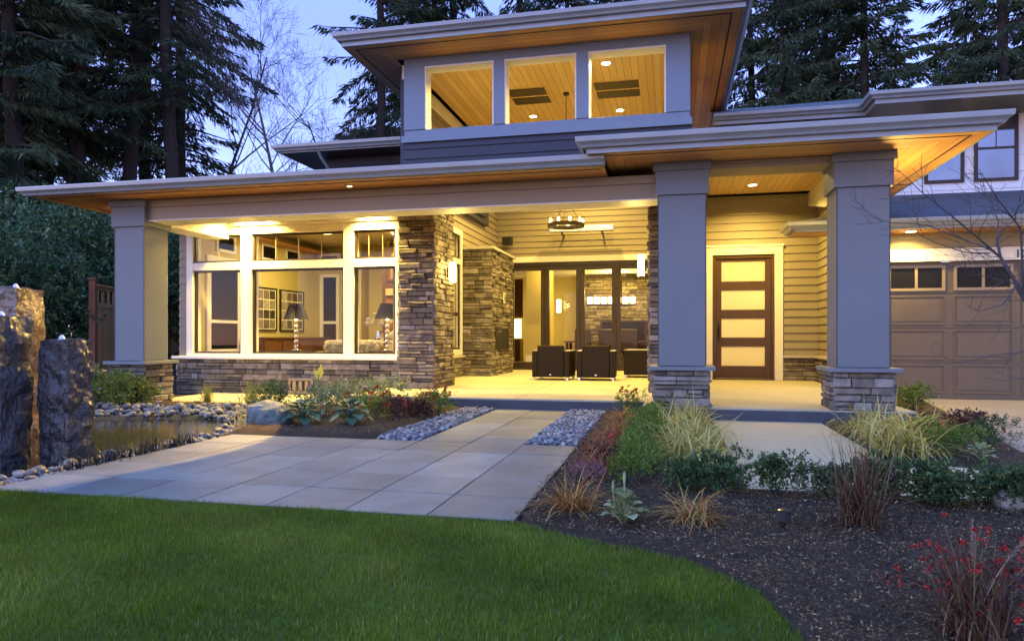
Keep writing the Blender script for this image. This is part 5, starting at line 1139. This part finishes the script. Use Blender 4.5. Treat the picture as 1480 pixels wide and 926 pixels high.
def add_flowers(t, pts, size, mat, name='flower'):
    for (x, y, z) in pts:
        n = 9; P = np.zeros((n, 3)); D = rng.normal(size=(n, 3))+np.array([0, 0, .8]); V, F = leaf_arrays(P, D, size, size*.5); o = raw_mesh(name, V, F, mat, t); o.location = (x, y, z)
t = shrub('red_flower_plant', 'flowers', M['box_leaf'], .14, .26, 900, .03, .4, 102); add_flowers(t, [(random.gauss(0, .10), random.gauss(0, .10), .27+random.uniform(-.03, .06)) for k in range(9)], .035, M['red_fl'])
x, y = G(910, 596); place(t, x, y, .03, label='red-flowered plant at the porch step between the two patio pebble strips and columns')
x, y = G(884, 668); mb = MB(); mb.ball((0, 0, .20), .018, n=10); mb.tube([(0, 0, 0), (0, 0, .19)], .005, 5); o = tag(mb.build('red_bloom', M['red_fl'], smooth=True), 'single red bloom left of the boxwood strip', 'flower'); o.location = (x, y, .02)
# pale heuchera with two flower spikes
t = rosette('pale_heuchera', 'perennial', M['varieg'], 26, .075, .13, 103, .95)
for a, b in ((.0, .22), (-.05, .17)): mb = MB(); mb.tube([(a, .02, .05), (a*1.2, .02, b)], .004, 5); mb.ball((a*1.2, .02, b+.02), .008, .008, .04, 8); mb.build('flower_spike', M['pale_fl'], t)
x, y = G(902, 762); place(t, x, y, .02, 0, 1.0, 'pale green rosette with two flower spikes in the dark mulch')
# purple fountain grasses
def fountain(seed, n, L, plumes, lb, x, y, sc, lean=.38):
    t = thing('purple_fountain_grass', lb, 'ornamental grass'); g = np.random.default_rng(seed); P = np.stack([g.normal(0, .05, n), g.normal(0, .05, n), np.zeros(n)], 1)
    V, F, b = blade_arrays(P, g.uniform(0, 6.28, n), np.abs(g.normal(0, lean, n)), L*(.45+.6*g.random(n)), .0065*(.7+.6*g.random(n)), np.abs(g.normal(.9, .6, n)), 6); raw_mesh('blades', V, F, M['purple_grass'], t, g.random(n)[b])
    for k in range(plumes):
        a = g.uniform(0, 6.28); le = g.uniform(.1, .6); h = Vector((math.cos(a), math.sin(a), 0)); pts = [Vector((0, 0, 0))]
        for i in range(6): pts.append(pts[-1]+(h*math.sin(le)+Vector((0, 0, math.cos(le))))*L*.19); le += .09
        mb = MB(); mb.tube(pts[:5], .003, 5); m = 260; q = g.random(m); pp = np.array([(pts[4]+(pts[6]-pts[4])*float(u)) for u in q]); ax = np.array((pts[6]-pts[4]).normalized()); st = mb.build('plume_stalk', M['plume'], t)
        V, F = leaf_arrays(pp, unit(g.normal(size=(m, 3)))+ax*.8, .018*(1-.5*q), .002); raw_mesh('plume', V, F, M['plume'], st)
    place(t, x, y, .02, 0, sc); return t
fountain(110, 230, .58, 0, 'tall purple fountain grass standing in the mulch in front of the hedge', *G(1243, 765), 1.0)
x, y = G(1405, 935); fountain(111, 330, .50, 2, 'large purple fountain grass in the bottom right corner', x, y, .82)
x, y = G(1452, 925)
t = shrub('red_berry_shrub', 'shrub', M['bronze_leaf'], .20, .26, 420, .026, .55, 112, 8, 12); add_flowers(t, [(random.gauss(0, .14), random.gauss(0, .12), random.uniform(.10, .36)) for k in range(64)], .018, M['red_fl'], 'red_leaf_cluster')
place(t, x, y, .02, 0, .95, 'wispy shrub with scarlet leaf clusters in the bottom right corner')
x, y = G(1368, 905)
t = shrub('red_berry_shrub', 'shrub', M['bronze_leaf'], .14, .2, 200, .024, .55, 113, 6, 8); add_flowers(t, [(random.gauss(0, .10), random.gauss(0, .09), random.uniform(.08, .30)) for k in range(28)], .016, M['red_fl'], 'red_leaf_cluster')
place(t, x, y, .02, 0, .9, 'small scarlet-leaved shrub left of the corner fountain grass')
# right bed shrubs
for px, py, lb, s in ((1322, 600, 'round boxwood beside the right column base', 1.55), (1345, 640, 'boxwood behind the corner golden grass', .95), (1387, 664, 'boxwood at the near edge of the right bed', 1.05), (1355, 658, 'boxwood between corner golden grass and bed edge', .8)):
    x, y = G(px, py); bx.put(x, y, lb, 'boxwoods of the bed beside the driveway', .05, s)
x, y = G(1432, 656); place(shrub('dark_heather', 'heather', M['holly'], .17, .24, 1500, .035, .18, 120), x, y, .05, label='dark spiky heather at the driveway end of the right bed')
x, y = G(1398, 632); place(shrub('bronze_groundcover', 'shrub', M['bronze_leaf'], .2, .16, 1000, .04, .5, 121), x, y, .05, label='low bronze plant by the driveway edge')
x, y = G(1418, 672); place(rosette('yellowing_perennial', 'perennial', M['varieg'], 16, .08, .08, 122), x, y, .05, label='yellowing broad-leaved perennial at the near tip of the right bed')
# left bed
jn = Kind([shrub('spreading_juniper', 'shrub', M['juniper'], .62, .48, 6000, .07, .28, 130+k, 16, 10) for k in range(2)])
for x, y, lb, s in ((-9.0, 8.55, 'spreading juniper in front of the left column', 1.0), (-8.0, 8.85, 'spreading juniper right of the left column base', .9)): jn.put(x, y, lb, 'junipers by the left column', .0, s)
lg = Kind([tuft('lime_grass_tuft', 'ornamental grass', M['lime_grass'], 130, .38, .35, .8, .008, 140+k, .035) for k in range(3)])
for x, y, lb, s in ((-6.85, 9.28, 'left lime grass tuft at the side walk edge', .95), (-6.05, 9.2, 'right lime grass tuft at the side walk edge', 1.0), (-4.95, 8.95, 'lime grass tuft behind the yellow leaf plant', .8), (-3.42, 9.2, 'lime grass tuft at the porch corner of the flower bed', 1.0), (-3.75, 8.7, 'tall lime grass tuft behind the red flowers', 1.05)): lg.put(x, y, lb, 'lime grass tufts of the flower bed', .04, s)
x, y = G(397, 606); place(shrub('dwarf_pine', 'shrub', M['holly'], .24, .34, 2600, .05, .18, 145), x, y, .04, label='dark dwarf pine behind the green-grey boulder')
for k, (px, py, lb, s) in enumerate(((437, 618, 'blue-green hosta beside the green-grey boulder', 1.0), (508, 618, 'blue-green hosta in the middle of the flower bed', 1.05))): x, y = G(px, py); place(rosette('hosta', 'perennial', M['hosta'], 24, .135, .22, 150+k, .95, (.75, 1.7)), x, y, .04, 0, s, lb, 'hostas of the flower bed')
for k, (px, py, lb) in enumerate(((468, 605, 'variegated shrub between the two hostas'), (492, 596, 'variegated shrub behind the middle hosta'))): x, y = G(px, py); place(shrub('variegated_shrub', 'shrub', M['varieg'], .22, .36, 1100, .045, .5, 155+k), x, y, .04, 0, 1, lb, 'variegated shrubs')
x, y = G(556, 592); place(shrub('pale_leaved_shrub', 'shrub', M['varieg'], .28, .40, 1000, .05, .5, 158), x, y, .04, label='pale-leaved shrub at the foot of the left stone pier')
x, y = G(458, 600); t = thing('yellow_leaf_plant', 'upright yellow-leaved stem above the magenta flower', 'perennial'); mb = MB(); mb.tube([(0, 0, 0), (.01, 0, .3), (.03, 0, .50)], .008, 5); mb.build('stem', M['varieg'], t)
P = np.array([[.03, 0, .42]]*2); V, F = leaf_arrays(P, np.array([[.15, 0, 1.], [-.35, 0, .75]]), np.array([.22, .17]), np.array([.10, .06]), .1, np.array([[0, 1., 0]]*2)); raw_mesh('leaf', V, F, M['yellow_leaf'], t); place(t, x, y, .04, 0)
x, y = G(450, 603); t = thing('magenta_flower', 'magenta globe flower on a stem below the yellow leaf', 'flower'); mb = MB(); mb.tube([(0, 0, 0), (0, 0, .30)], .006, 5); mb.build('stem', M['varieg'], t); n = 260; V, F = leaf_arrays(np.zeros((n, 3))+[0, 0, .33], rng.normal(size=(n, 3)), .065, .018); raw_mesh('bloom', V, F, M['purple_fl'], t); place(t, x, y, .04, 0)
mk = 0
for px, py, lb in ((545, 610, 'red-flowered plant beside the middle hosta'), (566, 612, 'red-flowered plant in front of the lime grass'), (530, 600, 'red-flowered plant behind the middle hosta'), (620, 596, 'red-flowered plant at the porch step end of the flower bed'), (634, 600, 'red-flowered plant nearest the pebble strip')):
    t = shrub('red_flower_plant', 'flowers', M['bronze_leaf' if mk % 2 else 'box_leaf'], .16, .24, 800, .035, .35, 160+mk); add_flowers(t, [(random.gauss(0, .11), random.gauss(0, .11), random.uniform(.16, .33)) for k in range(7)], .04, M['red_fl']); x, y = G(px, py); place(t, x, y, .04, 0, 1, lb, 'red-flowered plants of the left bed'); mk += 1
for px, py, lb in ((588, 606, 'low bronze groundcover in front of the lime grass at the porch'), (605, 603, 'low bronze groundcover beside the pebble strip'), (640, 612, None)):
    if lb: x, y = G(px, py); place(shrub('bronze_groundcover', 'shrub', M['bronze_leaf'], .2, .14, 900, .035, .5, 170+px), x, y, .04, 0, 1, lb)
x, y = G(462, 616); t = thing('peach_flower', 'two small peach flowers low between the hostas', 'flower'); mb = MB(); mb.tube([(0, 0, 0), (0, 0, .16)], .004, 5); mb.build('stem', M['varieg'], t); add_flowers(t, [(0, 0, .17), (.01, 0, .07)], .05, M['peach_fl']); place(t, x, y, .04, 0)
mg_ = Kind([tuft('black_mondo_grass', 'ornamental grass', M['mondo'], 60, .16, .5, 1.0, .008, 180+k, .04, 3) for k in range(3)])
for k in range(9): mg_.put(-4.56+random.uniform(-.05, .05), 4.55+.17*k, ['black mondo grass tuft nearest the lawn along the patio edge', 'second black mondo grass tuft from the lawn', 'third black mondo grass tuft from the lawn', 'fourth black mondo grass tuft from the lawn', 'fifth black mondo grass tuft, middle of the row', 'sixth black mondo grass tuft from the lawn', 'seventh black mondo grass tuft from the lawn', 'eighth black mondo grass tuft from the lawn', 'black mondo grass tuft at the far end of the row'][k], 'black mondo grass along the pond edge', .0)
x, y = G(347, 622); o = tuft('pond_rush', 'reed', M['gold_grass'], 26, .55, .12, .25, .010, 190, .03); place(o, x, y, -.05, label='thin straw rush at the near corner of the pond')
# path light
x, y = G(1132, 768); t = thing('path_light', 'small black spotlight stake in the mulch in front of the hedge', 'garden light', (x, y, .02)); mb = MB(); mb.tube([(x, y, 0), (x, y, .05)], .012, 8); mb.build('stake', M['black'], t)
mb = MB(); mb.lathe((x, y, .05), [(.02, 0), (.034, .01), (.036, .06), (.042, .062), (.042, .068), (.03, .066)], 18); mb.build('lamp_head', M['mortar'], t); mb = MB(); mb.lathe((x, y, .05), [(.03, .0665), (.02, .0675)], 16); mb.build('lens', M['dark_glass'], t)

# big leafy evergreens behind the fountain
lr = Kind([shrub('laurel_bush', 'shrub', M['laurel'], 1.25, 3.0, 20000, .095, .40, 200+k, 34, 14) for k in range(3)])
for x, y, s, lb in ((-13.4, 9.6, .8, 'leafy evergreen bush left of the boulders'), (-13.2, 11.0, 1.0, 'large leafy evergreen bush behind the shortest fountain stone'), (-14.8, 11.0, 1.1, 'large leafy evergreen bush behind the tallest fountain stone'), (-13.0, 14.3, 1.25, 'tall evergreen bush behind the fence under the roof eave'), (-16.4, 14.0, 1.5, 'tall evergreen bush at the left edge behind the fountain'), (-15.2, 18.0, 1.4, 'evergreen bush farther back behind the fence'), (-11.6, 16.5, 1.2, 'evergreen bush between fence and house'), (-18.2, 12.5, 1.5, 'tall evergreen bush cut by the left photo edge'), (-14.0, 9.2, .7, 'low evergreen bush close behind the pond')): lr.put(x, y, lb, 'leafy evergreens behind the pond', .1, s)

# ================================================================ TREES
def conifer(name, H, z0, Lmax, seed, droop=.35, dens=1.0, bare=.0):
    t = thing(name, '-', 'tree'); g = np.random.default_rng(seed); rd = random.Random(seed); mb = MB()
    lean = (g.normal(0, .3), g.normal(0, .3)); axis = lambda z: np.array([lean[0]*(z/H)**2+.12*math.sin(z*.35+seed), lean[1]*(z/H)**2, z])
    r0 = H*.0098; zs = np.linspace(-.3, H, 14); mb.tube([tuple(axis(max(z, 0))+[0, 0, min(z, 0)]) for z in zs], [max(.02, r0*(1-z/H)**.8 if z > 0 else r0*1.15) for z in zs], 9)
    P, D, L, W, Rn = [], [], [], [], []; z = z0
    while z < H-.4:
        f = (z-z0)/(H-z0); nb = 4 if f < .8 else 3
        for k in range(nb):
            if g.random() < .12+bare*(1-f): continue
            a = g.uniform(0, 6.28); BL = Lmax*((1-f)**.75)*(.55+.6*g.random())*(.55+.45*min(1, f*4+.3))+.3; el = .25*f+g.normal(0, .10)-.05; dr = droop*(.7+.6*g.random())*(1-.5*f)
            h = np.array([math.cos(a), math.sin(a), 0]); m = 8; u = np.linspace(0, 1, m); ctr = axis(z)+h*(u*BL)[:, None]+np.array([0, 0, 1])*(el*BL*u-dr*BL*u**2+.16*BL*u**5)[:, None]
            mb.tube([tuple(p) for p in ctr[::2]]+[tuple(ctr[-1])], [.012*BL+.012, .010*BL+.01, .007*BL+.006, .004*BL+.004, .006], 4)
            ns = int(BL*62*dens)+6; q = g.random(ns)**.75*.95+.05; pos = np.stack([np.interp(q, u, ctr[:, i]) for i in range(3)], 1); lat = np.array([-h[1], h[0], 0]); sd_ = np.where(g.random(ns) < .5, -1., 1.)
            off = sd_*g.random(ns)*(.10+.28*BL*(1-q)*.8); pos = pos+lat*off[:, None]-np.array([0, 0, 1])*(np.abs(off)*.35+.10*g.random(ns))[:, None]
            d = h*(.55+.3*g.random(ns))[:, None]+lat*(sd_*.55)[:, None]+np.array([0, 0, -1])*(.35+.75*g.random(ns))[:, None]+g.normal(0, .18, (ns, 3))
            P.append(pos); D.append(d); L.append(.20+.30*g.random(ns)); W.append(.035+.05*g.random(ns)); Rn.append(np.clip(g.random()*.5+g.random(ns)*.5, 0, 1))
        z += .38+.1*g.random()
    mb.build('trunk', M['bark'], t, smooth=True)
    V, F = leaf_arrays(np.concatenate(P), np.concatenate(D), np.concatenate(L), np.concatenate(W), .1); raw_mesh('crown', V, F, M['needle'], t, np.concatenate(Rn)); return t
def at(px, D):
    u = (px-740)/1010; return D*(u*math.cos(YAW)-math.sin(YAW)), D*(math.cos(YAW)+u*math.sin(YAW))
full = [conifer('conifer_tree', 27, 3.5, 4.6, 301, .30, 1.2), conifer('conifer_tree', 29, 5, 4.2, 302, .42, 1.2), conifer('conifer_tree', 25, 2.5, 5.0, 303, .35, 1.2)]
open_ = [conifer('conifer_tree', 30, 8, 3.8, 304, .45, .8, .30), conifer('conifer_tree', 31, 10, 3.4, 305, .40, .75, .35)]
kf, ko = Kind(full), Kind(open_)
LT = 'conifers left of the house'; RT = 'conifers behind the right wing'; CT = 'conifers behind the tower'
for px, D, s, k, lb in ((-70, 24, 1.0, kf, 'dense conifer at the left photo edge, mostly out of frame'), (18, 23, 1.05, kf, 'dense dark conifer in the upper left corner'), (66, 30, 1.1, kf, 'dense conifer second from the upper left corner'), (118, 26, 1.0, ko, 'open conifer above the left end of the porch gutter'), (188, 27, 1.0, ko, 'thick-trunked conifer rising behind the porch roof left part'), (212, 31, 1.05, ko, 'slim-trunked conifer just right of the thick trunk'),
                        (248, 26, 1.0, ko, 'conifer with drooping sprays beside the open sky'), (262, 30, 1.0, ko, 'slim conifer pressed close to the drooping one beside the sky'), (120, 44, 1.0, ko, 'far open conifer behind the thick trunk'), (70, 46, 1.0, ko, 'far open conifer behind the second corner tree')):
    x, y = at(px, D); k.put(x, y, lb, LT, 0, s*random.uniform(.95, 1.05))
for px, D, s, k, lb in ((548, 31, .95, ko, 'conifer with hanging branches left of the tower eave'), (590, 36, 1.0, kf, 'conifer directly behind the tower left corner'), (655, 34, 1.1, kf, 'conifer above the left part of the tower roof'), (752, 38, 1.2, ko, 'conifer with a pale trunk above the middle of the tower roof'), (820, 36, 1.1, kf, 'conifer above the tower roof right of the pale trunk'), (925, 38, 1.1, kf, 'conifer above the right part of the tower roof')):
    x, y = at(px, D); k.put(x, y, lb, CT, 0, s)
for px, D, s, k, lb in ((1085, 33, .92, kf, 'conifer just right of the tower eave'), (1128, 30, .84, kf, 'conifer above the step in the right gutters'), (1192, 34, 1.0, kf, 'conifer with a straight dark trunk behind the right porch'), (1250, 30, .95, kf, 'broad conifer left of the sky gap on the right'), (1292, 44, .9, kf, 'far conifer below the sky gap on the right'), (1395, 42, .95, kf, 'far conifer right of the sky gap'), (1448, 27, 1.0, kf, 'tall dark conifer in the upper right corner'), (1520, 31, 1.05, kf, 'conifer at the right photo edge'), (1160, 46, 1.0, kf, 'far conifer between the trunks on the right'), (1345, 48, .62, kf, 'small far conifer under the sky gap')):
    x, y = at(px, D); k.put(x, y, lb, RT, 0, s)
def bare_tree(lb, px, D, H, seed, spread=.55, r0=.10, group='bare trees against the sky'):
    rd = random.Random(seed); t = thing('bare_tree', lb, 'tree', (*at(px, D), 0), group); base = Vector((*at(px, D), 0)); tr = MB(); tw = MB()
    def grow(p, d, L, r, lev):
        n = 5; pts = [p]; rads = [r]
        for i in range(n):
            d = (d+Vector((rd.gauss(0, .10), rd.gauss(0, .10), rd.gauss(.05, .06)))).normalized(); pts.append(pts[-1]+d*L/n); rads.append(r*(1-.75*(i+1)/n))
        (tr if lev == 0 else tw).tube(pts, rads, 7 if lev == 0 else 4)
        if lev >= 4: return
        for k in range((9, 7, 5, 4)[lev]):
            u = rd.uniform(.28 if lev == 0 else .15, 1.0); i = min(n-1, int(u*n)); q = pts[i]+(pts[i+1]-pts[i])*(u*n-i); a = rd.uniform(0, 6.28); ax = d.orthogonal().normalized(); ax.rotate(Matrix.Rotation(a, 3, d)); nd = (d*math.cos(spread+rd.uniform(-.2, .25))+ax*math.sin(spread+rd.uniform(-.2, .25))).normalized()
            grow(q, nd, L*rd.uniform(.36, .58)*(1-.4*u*(lev == 0)), max(.005, rads[i]*.5), lev+1)
    grow(base, Vector((0, 0, 1)), H, r0, 0); tr.build('trunk', M['twig'], t, smooth=True); tw.build('branches', M['twig'], t); return t
bare_tree('slender bare tree against the sky left of the tower', 438, 24, 10.8, 401, .6, .11)
bare_tree('bare tree with fine twigs close to the tower eave', 505, 27, 9.5, 402, .65, .10)
bare_tree('bare tree beside the slim conifers', 318, 29, 14, 406, .6, .12)
def under(px, D, s, lb): x, y = at(px, D); lr.put(x, y, lb, 'evergreen undergrowth behind the porch roof', 0, s)
under(255, 25, 1.55, 'dark evergreen bush behind the porch gutter under the slim conifers'); under(312, 26, 1.6, 'dark evergreen bush behind the porch gutter right of the slim conifers'); under(90, 24, 1.5, 'dark evergreen bush behind the left end of the porch gutter')

# young bare tree at the right edge, branches crossing the garage
t = thing('bare_maple', 'young bare tree whose thin branches cross the garage from the right edge', 'tree', (*at(1560, 4.3), 0))
def at3(px, py, D): x, y = at(px, D); return Vector((x, y, 1.02+(487-py)*D/1010))
tr = MB(); tr.tube([at3(1560, 727, 4.3), at3(1545, 600, 4.32), at3(1520, 490, 4.35), at3(1480, 428, 4.4), at3(1446, 372, 4.45), at3(1440, 345, 4.5)], [.030, .027, .022, .014, .010, .008], 8); tr.build('trunk', M['twig'], t, smooth=True)
tw = MB(); rd = random.Random(5)
def twig(pts, r0, kids=5, lev=0):
    tw.tube(pts, [max(.0012, r0*(1-.85*i/(len(pts)-1))) for i in range(len(pts))], 5)
    if lev > 1: return
    for k in range(kids):
        i = rd.randrange(0, len(pts)-1); f = rd.random(); p = pts[i]+(pts[i+1]-pts[i])*f; d = (pts[i+1]-pts[i]).normalized(); ax = d.orthogonal(); ax.rotate(Matrix.Rotation(rd.uniform(0, 6.28), 3, d)); nd = (d*.75+ax.normalized()*rd.uniform(.4, .8)).normalized(); L = rd.uniform(.12, .34)*(1 if lev == 0 else .5)
        q = [p]
        for s in range(3): nd = (nd+Vector((rd.gauss(0, .12), rd.gauss(0, .12), .06))).normalized(); q.append(q[-1]+nd*L/3)
        twig(q, max(.0018, r0*.4), 3, lev+1)
twig([at3(1446, 372, 4.45), at3(1415, 345, 4.4), at3(1375, 312, 4.3), at3(1330, 276, 4.25), at3(1300, 247, 4.2)], .008, 9)
twig([at3(1440, 355, 4.5), at3(1443, 320, 4.6), at3(1430, 285, 4.7), at3(1420, 262, 4.8)], .006, 6)
twig([at3(1480, 428, 4.4), at3(1475, 330, 4.3), at3(1440, 285, 4.2), at3(1415, 245, 4.1)], .009, 9)
twig([at3(1436, 362, 4.45), at3(1390, 345, 4.6), at3(1340, 325, 4.7), at3(1290, 322, 4.8), at3(1256, 314, 4.85)], .006, 7)
twig([at3(1430, 366, 4.45), at3(1395, 365, 4.3), at3(1350, 350, 4.2), at3(1310, 330, 4.1)], .005, 6)
twig([at3(1500, 470, 4.35), at3(1465, 410, 4.2), at3(1430, 400, 4.1), at3(1390, 395, 4.0)], .006, 8)
twig([at3(1520, 495, 4.35), at3(1470, 510, 4.2), at3(1440, 512, 4.1), at3(1385, 525, 4.05), at3(1345, 508, 4.0)], .005, 2)
twig([at3(1540, 570, 4.32), at3(1490, 545, 4.2), at3(1450, 550, 4.1), at3(1420, 545, 4.05)], .004, 1)
twig([at3(1470, 410, 4.4), at3(1450, 440, 4.3), at3(1415, 450, 4.2), at3(1400, 470, 4.15)], .005, 4)
tw.build('branches', M['twig'], t)
